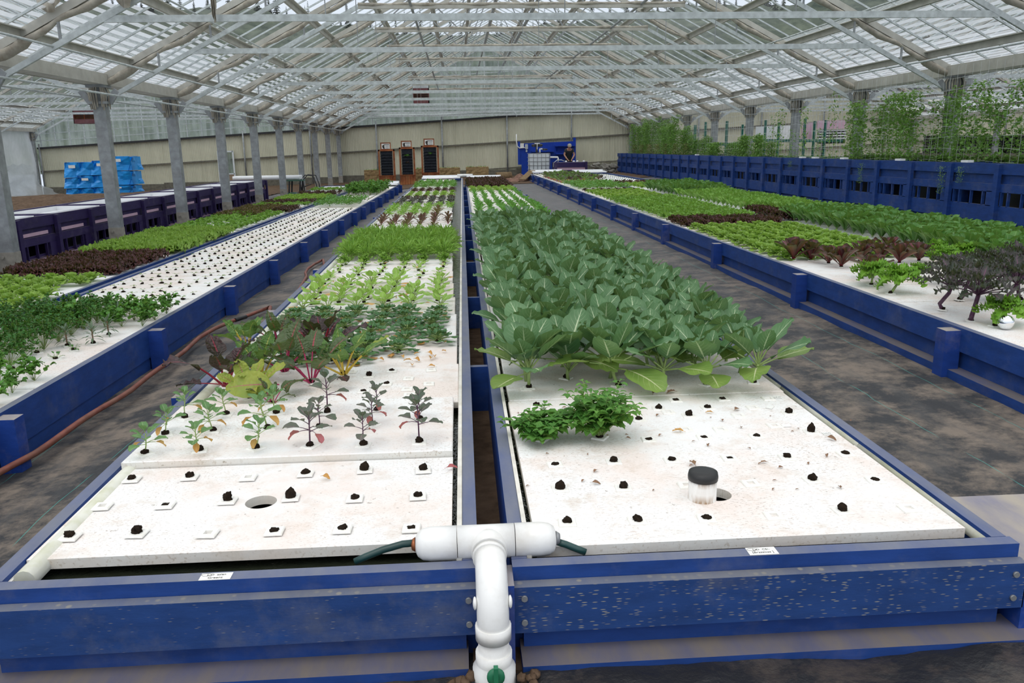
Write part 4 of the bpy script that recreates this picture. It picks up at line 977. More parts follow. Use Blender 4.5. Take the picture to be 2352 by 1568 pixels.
patch(TAT,fL,6,4.42,5.75,.215,ZL,'flat dark green tatsoi rosette in the patch behind the chard','tatsoi plant','tatsoi rosettes behind the chard',(1.2,1.6),jit=.035,labf=None,skip=.04,xs=lambda i,y:y>4.6 or i<4)
PAK=Kind('pak_choi_plant',[g_pakchoi(s) for s in range(6)],plug=True)
patch(PAK,fL,6,5.95,7.3,.23,ZL,'young yellow-green pak choi in the patch behind the tatsoi','pak choi plant','pak choi plants behind the tatsoi',(1.15,1.75),jit=.035,skip=.04,labf=None)
patch(PAK,fL,6,7.35,8.3,.23,ZL,'small thin pak choi just in front of the feathery mizuna','pak choi plant','small pak choi before the mizuna',(.6,1.0),jit=.03,skip=.1)
FLUF=Kind('mizuna_plant',[g_parsley(s,26,.10,'mizuna',.024,.8) for s in range(3)],plug=True)
patch(FLUF,fL,6,8.35,8.5,.23,ZL,'small round frilly mizuna in the front row of its patch','mizuna plant','small mizuna in the front row',(1.0,1.15))
MIZ=Kind('mizuna_plant',[g_mizuna(s) for s in range(4)])
patch(MIZ,fL,6,8.75,11.0,.23,ZL,'tall feathery light green mizuna in the dense patch','mizuna plant','tall mizuna in the left centre bed',(.8,1.05),xs=lambda i,y:True)
DRK=Kind('young_greens',[g_lettuce(s,'tatsoi',9,.09,.06) for s in range(3)])
patch(DRK,fL,6,11.3,12.0,.24,ZL,'dark green spoon-leaved plant just behind the mizuna','leafy plant','dark greens behind the mizuna',(.8,1.1),skip=.1)
RR=Kind('maroon_romaine',[g_romaine(s,'romaine_red',.13,8,40,.45) for s in range(4)])
RG=Kind('bronze_romaine',[g_romaine(s+9,'lettuce_bronze',.12,8,40,.5) for s in range(3)])
for i in range(3): patch((RG,RR,RR)[i],fL,6,12.2+.62*i,12.2+.62*(i+1)-.05,.3,ZL,['bronze','maroon','dark maroon'][i]+' young romaine in the '+['first','second','third'][i]+' rows behind the dark greens','red lettuce',['bronze','maroon','dark maroon'][i]+' young romaine, left centre bed',(.8,1.15),skip=.12)
MZ2=Kind('mustard_plant',[g_fill(s,'mizuna',34,.16,.05,.10) for s in range(3)])
patch(MZ2,fL,6,14.3,16.4,.26,ZL,'light green mustard in the middle stretch of the left centre bed','mustard plant','light mustard, left centre bed',(.8,1.1),xs=lambda i,y:i<4 or y>15.6)
patch(RG,fL,2,14.4,15.4,.3,ZL,'bronze lettuce beside the light mustard','red lettuce','bronze lettuce beside the mustard',(1,1.2),xs=lambda i,y:i==1)
PRP=Kind('red_mustard',[g_fill(s,'kale_rr',30,.13,.05,.09) for s in range(3)])
patch(PRP,fL,6,16.7,19.1,.30,ZL,'grey-purple mustard in the far stretch of the left centre bed','mustard plant','purple mustard, left centre bed',(.9,1.1))
LT=Kind('butter_lettuce',[g_lettuce(s,'lettuce',18,.10,.10) for s in range(3)]); LR=Kind('red_lettuce',[g_lettuce(s,'lettuce_red',14,.10,.2) for s in range(3)])
def band(K,f,nx,y0,y1,dy,z,desc,cat,sc=(.9,1.1),skip=.05): patch(K,f,nx,y0,y1,dy,z,desc,cat,desc[:60],sc,skip=skip)
band(LR,fL,6,19.3,20.1,.3,ZL,'dark red lettuce, row behind the purple mustard','red lettuce',(.8,1))
band(LT,fL,6,20.3,22.3,.42,ZL,'light green lettuce far down the left centre bed','green lettuce',(.8,1.1),.2)
band(LR,fL,6,22.6,24.0,.4,ZL,'dark red lettuce far down the left centre bed','red lettuce',(.9,1.1))
FG=Kind('leafy_greens',[g_fill(s,'celery',30,.15,.06,.10) for s in range(3)])
band(FG,fL,6,24.4,28.5,.42,ZL,'leafy green crop near the far end of the left centre bed','leafy green plant',(1,1.3))
# right centre bed
COLF=Kind('collard_plant',[g_collard_front(s) for s in range(4)],plug=True)
for i,(px,py) in enumerate([(1215,892),(1300,870),(1420,887),(1520,888),(1622,885),(1730,880)]):
    q=at_z(px,py,ZL); COLF.place(q.x,q.y,ZL,f'large blue-green collard, {OX[i]} in the front row','collard plant','collards of the front row',r.choice((1.0,1.05,1.1)) if False else (1.12,1.2,1.26,1.14,1.08,1.16)[i],var=i)
COL_=Kind('collard_plant',[g_collard(s) for s in range(6)],plug=False)
patch(COL_,fR,6,3.93,11.6,.231,ZL,'blue-green collard in the dense block behind the front row','collard plant','collards of the dense block',(1.05,1.35),jit=.025,tilt=.1)
SPR=Kind('kale_sprout',[g_pakchoi(s+20,6) for s in range(3)]); SPR.me=[g[0].mesh('kale_sprout',[MAT['spinach'],MAT['stem_green'],MAT['spinach']]) for g in [g_romaine(s,'spinach',.13,7,45,.6) for s in range(4)]]
patch(SPR,fR,6,11.9,15.3,.34,ZL,'young green kale in thin rows behind the collards','young kale plant','young kale behind the collards',(.8,1.25),skip=.08)
patch(SPR,fR,6,15.35,16.6,.24,ZL,'young green kale in the fuller cross row','young kale plant','young kale, fuller cross rows',(1.0,1.2),skip=.03)
patch(SPR,fR,6,16.9,22.3,.42,ZL,'small green kale in the far thin rows of the right centre bed','young kale plant','small kale, far thin rows',(.7,1.0),skip=.08)
band(LT,fR,6,22.5,24.6,.42,ZL,'light green lettuce in front of the maroon block, right centre bed','green lettuce',(1.1,1.3))
LRb=Kind('maroon_lettuce',[g_lettuce(s,'lettuce_red',34,.10,.26) for s in range(3)])
band(LRb,fR,6,24.9,30.4,.36,ZL,'deep maroon frilly lettuce at the far end of the right centre bed','red lettuce',(1.35,1.7),0)
# lemon balm
BLM=Kind('lemon_balm',[g_balm(3,40,.10,.15),g_balm(8,48,.16,.145)],plug=True)
for (px,py,s,lb,v) in ((1243,1022,1.05,'low lemon balm bush with serrated leaves beside the gap',0),(1378,1018,1.15,'taller lemon balm bush with serrated leaves, right of the low one',1)):
    q=at_z(px,py-12,ZL); BLM.place(q.x,q.y,ZL,lb,'lemon balm',None,s,rz=1,var=v)
for i,(px,py,h) in enumerate([(1513,937,.9),(1552,918,.5),(1582,953,1.3),(1625,935,.8),(1467,962,.7),(1490,1008,.5),(1617,1003,.5),(1655,985,0),(1697,953,0),(1660,915,.6),(1765,914,0),(1738,1000,.5),(1779,976,0),(1812,947,1.3),(1863,990,1.5),(1730,935,0),(1535,945,0),(1209,893,0),(1232,930,.9),(1297,955,0),(1575,985,0)]):
    q=at_z(px,py,RZ+.004); netpot(q.x,q.y,RZ-.002,f'{"empty " if not h else ""}net pot among fallen leaves behind the standpipe, {["left with brown plug","rear left, low plug","with tall brown plug in the middle","rear middle","beside the lemon balm","front left","front middle","centre, algae stained","right of centre","rear with dark twig","rear right beside a tag","front right with low plug","right with paper strip","right with tall plug beside a tag","far right with tallest plug beside a tag","with the folded paper","left by a leaf","at the left edge under the collards","left behind the low lemon balm","between lemon balm and collard leaf","centre left"][i]}',h,hs=h or 1)
# seedling bed B
SEED=Kind('seedling',[g_seedling(s) for s in range(5)])
patch(SEED,fB,6,6.75,18.6,.2385,ZBb,'tiny seedling in a soil plug on the long white seedling bed','seedling','seedlings on the long white bed',(1.15,1.7),jit=.01,skip=.03)
PAR=Kind('parsley_plant',[g_parsley(s,30,.17) for s in range(4)])
patch(PAR,lambda y:(Bd(y)+.05,Bx(y)-.42),5,5.0,6.6,.21,ZBb,'dark green parsley in the thick patch at the left edge','parsley plant','dark parsley on the seedling bed',(.95,1.25))
CEL=Kind('celery_plant',[g_parsley(s+5,16,.17,'celery',.042,.75) for s in range(3)])
patch(CEL,lambda y:(Bd(y)+.35,Bx(y)-.02),6,6.1,6.7,.24,ZBb,'light green leafy celery at the front of the seedlings','celery plant','celery plants before the seedlings',(.8,1.05),skip=.05)
patch(CEL,lambda y:(Bx(y)-.65,Bx(y)-.05),3,3.9,4.75,.25,ZBb,'green celery near the lower left corner, overhanging the white raft','celery plant','celery plants in the lower left corner',(.7,.95))
SAG=Kind('sage_plant',[g_sage(s) for s in range(3)],plug=True)
for i,(px,py) in enumerate([(155,795),(215,790),(178,755),(250,770),(275,740)]):
    q=at_z(px,py,ZBb); SAG.place(q.x,q.y,ZBb,f'grey-green sage-like plant beside the parsley, {["nearest left","front right, upright","rear left","second right","rightmost"][i]}','sage plant','grey-green plants by the parsley',1.15)
CUTB=Kind('cut_herb',[g_fill(s,'parsley',14,.035,.02,.05) for s in range(2)],plug=True)
for i,(px,py) in enumerate([(20,812),(85,812),(60,832),(170,805),(128,826),(30,850)]):
    q=at_z(px,py,ZBb); CUTB.place(q.x,q.y,ZBb,f'cut-back low herb stump on the white raft, {["at the frame edge","beside the parsley","between two stumps","alone at the back right","alone at the front right","nearest left"][i]}','herb','cut-back herbs on the seedling bed',1.0)
PARS=Kind('herb_bush',[g_fill(s,'spinach',40,.22,.05,.16) for s in range(3)])
band(PARS,fB,6,18.9,21.2,.30,ZBb,'dense green herb in the block behind the seedlings','herb bush',(.9,1.15),0)
def stuffdots(f,nx,y0,y1,dy,z,lab):
    mb=MB(); y=y0; r=R(int(y0*7))
    while y<y1:
        a,b=f(y)
        for i in range(nx):
            x=a+(b-a)*(i+.5)/nx; mb.cur=1; mb.lump((x,y,z+.006),(.018,.018,.012),i,6,4,.4); mb.cur=0
            for k in range(3): leaf(mb,(x,y,z+.012),r.uniform(0,6),rad(35),.045,.03,.8,'round',.05,2,.2,2,2,r=r)
        y+=dy
    tag(mb.build('seedling_rows',[MAT['seedling'],MAT['soil']]),lab,'seedlings',kind='stuff')
stuffdots(fB,6,21.5,24.0,.3,ZBb,'rows of tiny far seedlings between the two green herb blocks')
band(CEL,fB,5,24.0,27.6,.36,ZBb,'taller green herb near the far end of the seedling bed','herb bush',(1.4,1.8),0)
# lettuce bed A
band(LT,fA,6,5.6,8.6,.235,ZBb,'bright green butter lettuce in the nearest block, left lettuce bed','green lettuce',(1.0,1.25),.03)
band(LRb,fA,6,8.9,10.5,.235,ZBb,'dark red-brown lettuce in the dense block beside the second left post','red lettuce',(1.1,1.35),0)
LF_=Kind('frilly_lettuce',[g_lettuce(s,'lettuce',36,.10,.26) for s in range(4)])
band(LF_,fA,6,10.7,13.5,.235,ZBb,'frilly lime green lettuce in the tall dense block, left lettuce bed','green lettuce',(1.25,1.6),0)
LB=Kind('butter_lettuce',[g_lettuce(s+60,'lettuce',24,.10,.07,10,85,1.05) for s in range(4)]); LM=Kind('leaf_lettuce',[g_lettuce(s,'lettuce_mid',14,.10,.12) for s in range(3)])
band(LM,fA,6,13.8,17.2,.33,ZBb,'mid green lettuce in the loose block behind the lime frilly one','green lettuce',(1.0,1.25),.1)
LBz=Kind('bronze_lettuce',[g_lettuce(s,'lettuce_bronze',14,.11,.2) for s in range(3)])
band(LBz,lambda y:(-4.88,-4.0),4,16.5,19.2,.35,ZBb,'bronze lettuce along the posts, left lettuce bed','red lettuce',(1.1,1.4),0)
band(LR,lambda y:(-4.0,Bd(y)-.14),3,17.6,18.8,.35,ZBb,'dark red lettuce beside the bronze block, left lettuce bed','red lettuce',(1.1,1.3),0)
band(LM,fA,6,19.4,20.2,.38,ZBb,'green lettuce row between bronze and red, left lettuce bed','green lettuce',(1.0,1.2))
band(LR,fA,6,20.3,21.4,.38,ZBb,'maroon lettuce row behind the green row, left lettuce bed','red lettuce',(1.1,1.3),0)
band(LT,fA,6,21.6,23.6,.38,ZBb,'light lettuce far block, left lettuce bed','green lettuce',(1.2,1.4),0)
band(LR,fA,6,24.0,26.0,.5,ZBb,'dark red lettuce in the farthest stretch, left lettuce bed','red lettuce',(1.2,1.3),.1)
band(LM,fA,6,27.0,28.0,.4,ZBb,'green lettuce near the far end, left lettuce bed','green lettuce',(1.1,1.3),.1)
# ---------------------------------------------------------------- right beds
RRK=Kind('russian_kale',[g_kale_rr(s,.27,(r0,.01)) for s,r0 in ((0,.02),(1,-.02),(2,.04),(3,0))],plug=True)
for i,(px,py,s) in enumerate([(2165,712,1.25),(2229,737,1.3),(2203,690,1.15),(2185,655,1.0),(2312,700,1.2),(2290,660,1.1),(2345,690,1.2),(2258,650,1.05),(2335,640,1.1)]):
    q=at_z(px,py,ZCc); RRK.place(q.x,q.y,ZCc,f'tall purple kale with a scarred bare stem, {["nearest left, bending from the rail","nearest centre, forked like a fan","behind the fan-shaped one","far left with thin stem","right of the fan-shaped one","behind, right","at the right frame edge","rear centre","rear right edge"][i]}','kale plant','tall purple kale',s,tilt=.12)
CUR=Kind('curly_kale',[g_curly(s,.19,l) for s,l in ((0,(.0,-.01)),(1,(.08,.04)),(2,(.02,.05)),(3,(.07,.03)))],plug=True)
for i,(px,py,s,v) in enumerate([(2001,655,1.1,0),(2045,675,1.15,1),(2285,750,1.0,3),(2165,610,1.0,2),(2215,600,1.0,0),(2140,590,.9,1),(2330,590,1.0,2),(2270,585,.95,0),(2110,640,.7,2),(2190,575,.9,1)]):
    q=at_z(px,py,ZCc); CUR.place(q.x,q.y,ZCc,f'curly yellow-green kale, {["upright, left of the leaning one","leaning right over the white raft","at the right edge beside the silver ball","behind the tall purple kale","behind the fan-shaped purple kale","beside the red romaine","at the right frame edge","among the purple kale tops","small, behind the leaning one","behind the red romaine"][i]}','kale plant','curly kale beyond the right aisle',s,rz=(0,0,-.2)[v%3],var=v)
ROR=Kind('red_romaine',[g_romaine(s,'romaine_red',.19,12,42,.72) for s in range(4)],plug=True)
for i,(px,py,s) in enumerate([(1822,598,1.25),(1862,598,1.1),(1903,606,1.0),(1932,614,1.05),(2003,640,1.15),(1975,600,1.0),(2020,600,1.05),(2065,605,1.05),(2110,600,1.0),(2040,580,.95),(1995,585,.9),(2085,590,.9)]):
    q=at_z(px,py,ZCc); ROR.place(q.x,q.y,ZCc,f'dark red vase-shaped romaine, {["leftmost, by the green block","second from the left","third from the left","fourth from the left","behind the upright curly kale","second row, left","second row, centre left","second row, centre right","second row, right","third row, centre","third row, left","third row, right"][i]}','red romaine','red romaine beyond the right aisle',s)
band(LB,fC,7,7.75,11.0,.24,ZCc,'bright green butter lettuce in the big block behind the red romaine','green lettuce',(1.0,1.2),0)
band(LRb,fC,7,11.25,12.0,.24,ZCc,'dark red lettuce in the row between the two green blocks, right bed','red lettuce',(1.0,1.3),0)
band(LM,fC,7,12.3,17.3,.30,ZCc,'leafy green lettuce in the second block of the right bed','green lettuce',(1.2,1.5),0)
band(LT,fC,7,17.6,20.4,.55,ZCc,'pale green lettuce in spaced rows of the right bed','green lettuce',(1.0,1.3),.05)
band(LR,fC,7,20.6,21.3,.4,ZCc,'small red lettuce in the thin row of the right bed','red lettuce',(.8,1.0),.1)
band(FG,fC,7,21.5,25.3,.32,ZCc,'lush green celery-like plant in the block before the far chard','leafy green plant',(1.0,1.2),0)
CHF=Kind('chard_plant',[g_chard(s+40,k) for s,k in ((0,'green'),(1,'dark'),(2,'mid'),(3,'green'))])
band(CHF,fC,6,26.0,31.5,.45,ZCc,'chard with dark red and green leaves near the far end, right bed','chard plant',(.95,1.25),0)
ROM=Kind('romaine_plant',[g_romaine(s,'romaine',.19,13,50,.55) for s in range(5)])
patch(ROM,fD,6,5.2,12.2,.235,ZCc,'tall dark green romaine in the dense block below the blue planters','romaine plant','dark green romaine block',(1.1,1.4),tilt=.08)
ROL=Kind('romaine_plant',[g_romaine(s+9,'romaine_light',.18,12,48,.5) for s in range(4)])
band(LRb,lambda y:(4.84,5.2),2,12.0,13.6,.3,ZCc,'near-black red lettuce beside the divider, planter bed','red lettuce',(1.3,1.5),0)
patch(ROL,lambda y:(5.1 if y<13.7 else 4.84,6.12),6,12.4,18.2,.27,ZCc,'lighter green romaine in the second block below the blue planters','romaine plant','light green romaine block',(1.0,1.25),tilt=.08)
patch(ROM,fD,6,18.4,21.6,.36,ZCc,'taller green romaine at the far end of the romaine block','romaine plant','far tall romaine',(1.35,1.6),tilt=.08)
band(LT,fD,6,21.9,24.2,.5,ZCc,'pale green lettuce in spaced rows behind the romaine','green lettuce',(1.1,1.3),.1)
band(LR,fD,6,24.5,25.6,.5,ZCc,'red lettuce row behind the pale rows, planter bed','red lettuce',(1,1.2),.1)
stuffdots(fD,6,26,34,.4,ZCc,'rows of tiny seedlings on the far white rafts of the planter bed')
stuffdots(fC,6,32,36,.4,ZCc,'rows of tiny seedlings on the far white rafts of the right bed')
# silver float
q=at_z(2308,757,ZCc); mb=MB(); mb.lump((0,0,.046),.046,0,24,16,0); tag(mb.build('mirror_ball',MAT['mirror_ball'],None,(q.x,q.y,ZCc)),'shiny silver ball resting on the white raft near the right edge','ball')
# ---------------------------------------------------------------- pea vines, net
NETX=8.62; NZ0=1.06
mb=MB()
y=12.2
while y<41: mb.tube([(NETX,y,NZ0-.1),(NETX+.01*math.sin(y*3),y,EAVE+.05)],.0024,3,False); y+=.20
z=NZ0+.06
while z<EAVE+.05:
    N=60; mb.tube([(NETX+.004*math.sin(i),12.2+28.6*i/N,z+.02*math.sin(i*1.9+z*9)) for i in range(N+1)],.0024,3,False); z+=.2
tag(mb.build('trellis_net',MAT['string']),'white string trellis net hanging above the tall blue planters','net')
mb=MB(); y=14
while y<41: mb.tube([(NETX+.55,y,NZ0-.1),(NETX+.55,y,EAVE+.05)],.003,3,False); y+=.2
z=NZ0+.1
while z<EAVE: mb.tube([(NETX+.55,14+27*i/40,z+.02*math.sin(i*1.3+z*7)) for i in range(41)],.003,3,False); z+=.2
tag(mb.build('trellis_net',MAT['string']),'second white string net just behind the first, over the planters','net')
def g_pea(s,h,n,spread,mat='pea'):
    r=R(s); mb=MB()
    for q in range(3):
        x=r.uniform(-.06,.06); y=r.uniform(-spread,spread)*.6; pts=[(x+.04*math.sin(k*1.3+s+q),y+.06*math.sin(k*.9+q*2),h*k/8*(1-.15*q)) for k in range(9)]; mb.cur=1; mb.tube(pts,[.004]*5+[.002]*4,4,False)
    for k in range(n):
        z=h*(r.random()**.85); f=1-.45*z/h; o=(r.gauss(0,.07),r.gauss(0,spread*.55)*f+.05*math.sin(z*5+s),z); leaf(mb,o,r.uniform(0,6.28),rad(r.uniform(-40,50)),r.uniform(.045,.085),.052,rad(40),'round',.06,2,.25,2,3,pet=.01,pw=.0007,m=0,pm=1,r=r)
    return mb,[mat,'stem_green']
def peas(name,specs,lab,grp):
    K=[g_pea(s,h,n,sp,m).__class__ and g_pea(s,h,n,sp,m) for s,h,n,sp,m in specs]; return [mb.mesh(name,[MAT[a] for a in ms]) for mb,ms in K]
tallv=peas('pea_vine',[(s,1.55,900,.60,'pea') for s in range(4)],'','')
midv=peas('pea_vine',[(s+10,.75,560,.45,'pea') for s in range(3)],'','')
spv=peas('pea_vine',[(s+20,1.3,130,.35,'pea') for s in range(3)],'','')
denv=peas('pea_vine',[(s+30,1.35,520,.42,'pea') for s in range(4)],'','')
dryv=peas('pea_vine',[(s+40,.6,160,.5,'pea_dry') for s in range(2)],'','')
def putv(me,y,x,lab,grp,sz=1,sxy=1,z=NZ0-.12):
    o=bpy.data.objects.new('pea_vine',me); COL.objects.link(o); o.location=(x,y,z); o.scale=(sxy,sxy,sz); o.rotation_euler=(0,0,rnd.choice((0,PI))); tag(o,lab,'pea vine',grp)
r_=R(77)
y=30.2
while y<40.4: putv(tallv[r_.randrange(4)],y,NETX+r_.uniform(-.1,.25),'tall bushy pea vine in the leafy mass at the far end of the planters','pea vines, tall far mass',r_.uniform(.75,1.15)*(1 if y>32 else .7),1.05); y+=.55
y=30.5
while y<40: putv(dryv[r_.randrange(2)],y,NETX-.1,'yellowing lower pea growth at the far end of the planters','yellowing pea growth',1,1); y+=1.5
y=22.6
while y<30: putv(midv[r_.randrange(3)],y,NETX+r_.uniform(-.1,.2),'low pea vine in the middle stretch of the planters','pea vines, low middle stretch',r_.uniform(.7,1.1)); y+=.55
y=17.9
while y<22.6: putv(spv[r_.randrange(3)],y,NETX+r_.uniform(-.05,.1),'thin sparse pea vine climbing the net','pea vines, sparse climbers',r_.uniform(.6,1.35),.8); putv(midv[r_.randrange(3)],y+.2,NETX+.1,'very low pea growth along the planter rim','low pea growth on the rim',.28,.9); y+=.75
y=12.2
while y<17.9: putv(denv[r_.randrange(4)],y,NETX+r_.uniform(-.1,.2),'dense pea vine covering the net near the right edge','pea vines, dense near mass',r_.uniform(.85,1.1)); putv(midv[r_.randrange(3)],y,NETX+.15,'very low pea growth along the planter rim','low pea growth on the rim',.35,.9); y+=.42
for y,s in((13.05,.35),(15.8,.3),(12.55,.2),(19.3,.12)):
    putv(spv[0],y,7.93,'pea tendril hanging down over the blue planter face','hanging pea tendrils',-s,.35,z=1.06)
for y in (14.6,16.8,18.2,18.9,27.5,12.6):
    mb=MB(); mb.bb(-.05,.05,-.09,.09,0,.035); tag(mb.build('white_label_block',MAT['white_panel'],None,(8.06,y,1.12)),'small white block on the rim of the blue planters','block','white blocks on the planter rim')
mb=MB(); mb.bb(8.2,9.1,12.2,41,.72,.80); tag(mb.build('planter_soil',MAT['dirt']),'growing medium filling the tall blue planters','soil',kind='stuff')
# long white trough behind the planters
for i in range(6):
    mb=MB(); y0=13+4.6*i; mb.bb(9.6,10.9,y0,y0+4.5,.98,1.04); mb.bb(9.6,9.64,y0,y0+4.5,.15,1.0); tag(mb.build('white_trough',MAT['white_panel']),'long low white trough behind the pea netting, right bay','trough','white troughs behind the netting')
# ---------------------------------------------------------------- green racks and panels in the right bay
def pole(px,y0,y1,Y,lab):
    a=at_y(px,y0,Y); mb=MB(); mb.bb(-.06,.06,-.03,.03,G(a.x),a.z); tag(mb.build('rack_upright',MAT['rack_green'],None,(a.x,Y,0)),lab,'rack upright','green rack uprights in the right bay')
for i,px in enumerate((1597,1621,1642,1670,1706,1728,1759,1790,1850,1872,1897)):
    pole(px,(287,280,282,278,286,281,276,281,272,278,276)[i],350,38.5+ (i%2)*.6,'dark green slotted rack upright behind the pea vines')
for (xa,xb,py,Y) in ((1728,1935,323,38.3),(1600,1728,331,38.3)):
    a=at_y(xa,py,Y); b=at_y(xb,py,Y); mb=MB(); mb.beam(a,b,.06,.14); tag(mb.build('rack_beam',MAT['rack_green']),'long green horizontal rack beam, '+('right part' if xa==1728 else 'left part'),'rack beam')
def panel(x0,x1,y0,y1,Y,m,name,lab,cat,th=.05):
    a=at_y(x0,y1,Y); b=at_y(x1,y0,Y); mb=MB(); mb.bb(a.x,b.x,Y,Y+th,a.z,b.z); o=mb.build(name,m); tag(o,lab,cat); return o
panel(1735,1775,290,321,39.6,MAT['white_tank'],'leaning_board','pale board leaning behind the racks, left','board')
panel(1776,1835,288,320,39.3,MAT['white_panel'],'leaning_board','large white board leaning behind the racks','board')
panel(1840,1867,281,319,39.5,MAT['pink_board'],'pink_foam_sheet','tall pink board between green uprights','board')
panel(1877,1942,276,296,39.0,MAT['pink_board'],'pink_foam_sheet','wide pink board above the white shelves','board')
for k in range(4):
    a=at_y(1876,300+6*k,39.2); b=at_y(1942,299+6*k,39.2); mb=MB(); mb.bb(a.x,b.x,39.1,39.6,a.z-.03,b.z+.03); tag(mb.build('white_shelf',MAT['white_panel']),'thin white shelf board under the wide pink board','shelf','white shelves in the right bay')
mb=MB(); a=at_y(1876,330,39.9); b=at_y(1942,297,39.9); mb.bb(a.x,b.x,39.85,39.9,a.z,b.z); tag(mb.build('dark_board',MAT['black_plastic']),'dark board behind the white shelves','board')
for i in range(9):
    a=at_y(2135+25*i,352,36.5+.0*i); b=at_y(2158+25*i,311,36.5); mb=MB(); mb.bb(a.x,b.x,36.5,37.1,a.z,b.z-.04)
    for k in range(5): mb.bb(a.x+(b.x-a.x)*(k+.1)/5,a.x+(b.x-a.x)*(k+.7)/5,36.47,36.5,a.z+.1,b.z-.1)
    mb.bb(a.x-.02,b.x+.02,36.46,37.12,b.z-.04,b.z); tag(mb.build('black_crate',MAT['black_plastic']),f'black slatted crate in the row by the far right wall, {"leftmost" if i==0 else ("at the frame edge" if i==8 else "inside the row")}','crate','black crates by the far right wall')
# ---------------------------------------------------------------- things at the far end
# three cedar planting towers
for i,(x0,x1,yb,yt,sl,sr,st,sb) in enumerate([(872,906,421,343,874,897,327,343),(920,952,421,338,921,945,323,338),(970,1007,420,334,973,997,318,333)]):
    Y=37.4; a=at_y(x0,yb,Y); b=at_y(x1,yt,Y); zb=G(a.x)+.012
    t=empty('planting_tower',(a.x,Y,zb)); tag(t,f'red cedar planting tower with dark felt pockets, {["leftmost","middle, with one green plant","rightmost, with pale frame edges"][i]} of the three','planting tower')
    W=b.x-a.x; H=b.z-zb; bh=.42
    mb=MB()
    for k in range(6): mb.bb(W*k/6+.004,W*(k+1)/6-.004,-.12,.12,0,bh)
    mb.build('base_box',MAT['cedar'],t); mb=MB(); mb.bb(-.02,W+.02,-.14,.14,bh,bh+.03); mb.build('base_top_board',MAT['cedar'],t)
    for x in (0,W-.06): mb=MB(); mb.bb(x,x+.06,-.05,.05,bh+.03,H); mb.build('side_post',MAT['cedar'],t)
    for x in (.065,W-.10): mb=MB(); mb.bb(x,x+.035,-.055,.02,bh+.03,H-.08); mb.build('pale_batten',MAT['plywood'],t)
    mb=MB(); mb.bb(0,W,-.05,.05,H-.07,H); mb.build('top_rail',MAT['cedar'],t)
    mb=MB(); mb.bb(.11,W-.11,-.01,.03,bh+.03,H-.07); zz=bh+.05
    while zz<H-.2: 
        for c in range(3): cc=.11+(W-.22)*(c+.5)/3; mb.box((cc,-.035,zz+.05),((W-.26)/3,.05,.09),taper=1.15)
        zz+=.125
    mb.build('felt_pocket_panel',MAT['felt'],t)
    sa=at_y(sl,sb,Y); sb_=at_y(sr,st,Y); fr=empty('sign_board',(0,0,0)); fr.parent=t
    mb=MB(); ox,oz=sa.x-a.x,sa.z-zb; ex,ez=sb_.x-a.x,sb_.z-zb
    mb.bb(ox,ex,-.02,.02,H,ez); mb.build('sign_frame',MAT['cedar'],fr)
    mb=MB(); mb.bb(ox+.05,ex-.04,-.03,-.02,H+.03,ez-.05); mb.build('sign_sheet',MAT['paper'],fr)
    mb=MB(); mb.lump((ox+.14,-.032,(H+ez)/2-.02),(.05,.006,.07),i,8,6,.4); mb.bb(ox+.12,ox+.2,-.034,-.03,H+.04,H+.08); mb.build('sign_picture',MAT['ink'],fr)
    mb=MB(); mb.bb(ox+.16,ex-.07,-.034,-.031,ez-.11,ez-.085)
    for k in range(4): mb.bb(ox+.24,ex-.09,-.034,-.031,ez-.16-.04*k,ez-.152-.04*k)
    mb.build('sign_writing',MAT['ink'],fr)
    if i:
        g=g_fill(i,'spinach',16,.12,.09,.08)[0]; g.cur=0; o=g.build('tower_plant',[MAT['spinach'],MAT['stem_green']],None,(a.x+W*.5,Y-.10,zb+H*.74)); tag(o,f'bright green plant growing from the {["","middle","rightmost"][i]} cedar tower','plant')
        if i==1: g=g_fill(7,'lettuce_red',12,.12,.08,.08)[0]; o=g.build('tower_plant',[MAT['lettuce_red'],MAT['stem_green']],None,(a.x+W*.5,Y-.10,zb+H*.56)); tag(o,'dark red plant below the green one on the middle cedar tower','plant')
# straw bales
for i,(x0,x1,y0,y1) in enumerate([(836,877,417,391),(954,972,412,388),(1007,1056,410,386),(1071,1122,407,384)]):
    Y=39.0; a=at_y(x0,y1,Y); b=at_y(x1,y1,Y); zb=G(a.x)+.02; z1=a.z
    mb=MB(); mb.grid(lambda u,v:(0,0,0),1,1); mb=MB(); W=b.x-a.x;H=z1-zb;D=.5
    def fc(f,nu,nv): mb.grid(f,nu,nv,False)
    nz=lambda x,y,z:.03*noise.noise(Vector((x*7+i,y*7,z*9)))
    fc(lambda u,v:(W*u,-nz(W*u,0,H*v)-.0,H*v),20,10); fc(lambda u,v:(W*u,D*v,H+nz(W*u,D*v,H)),20,6); fc(lambda u,v:(-nz(0,D*u,H*v),D-D*u,H*v),6,10); fc(lambda u,v:(W+nz(9,D*u,H*v),D*u,H*v),6,10)
    o=mb.build('straw_bale',MAT['straw'],None,(a.x,Y,zb)); tag(o,f'straw bale against the back wall, {["left of the leftmost cedar tower","partly hidden between two cedar towers","right of the rightmost cedar tower","rightmost, beside the log"][i]}','straw bale')
    g=g_fill(i+3,'spinach',60,.08,.05,.12)[0]; 
    mb2=MB(); rr=R(i)
    for k in range(60): leaf(mb2,(rr.uniform(.03,W-.03),rr.uniform(.0,D),H-.01),rr.uniform(0,6),rad(rr.uniform(30,85)),rr.uniform(.05,.1),.02,.6,'lance',.1,2,.2,2,3,m=0,r=rr)
    mb2.build('sprouted_grass',MAT['spinach'],o)
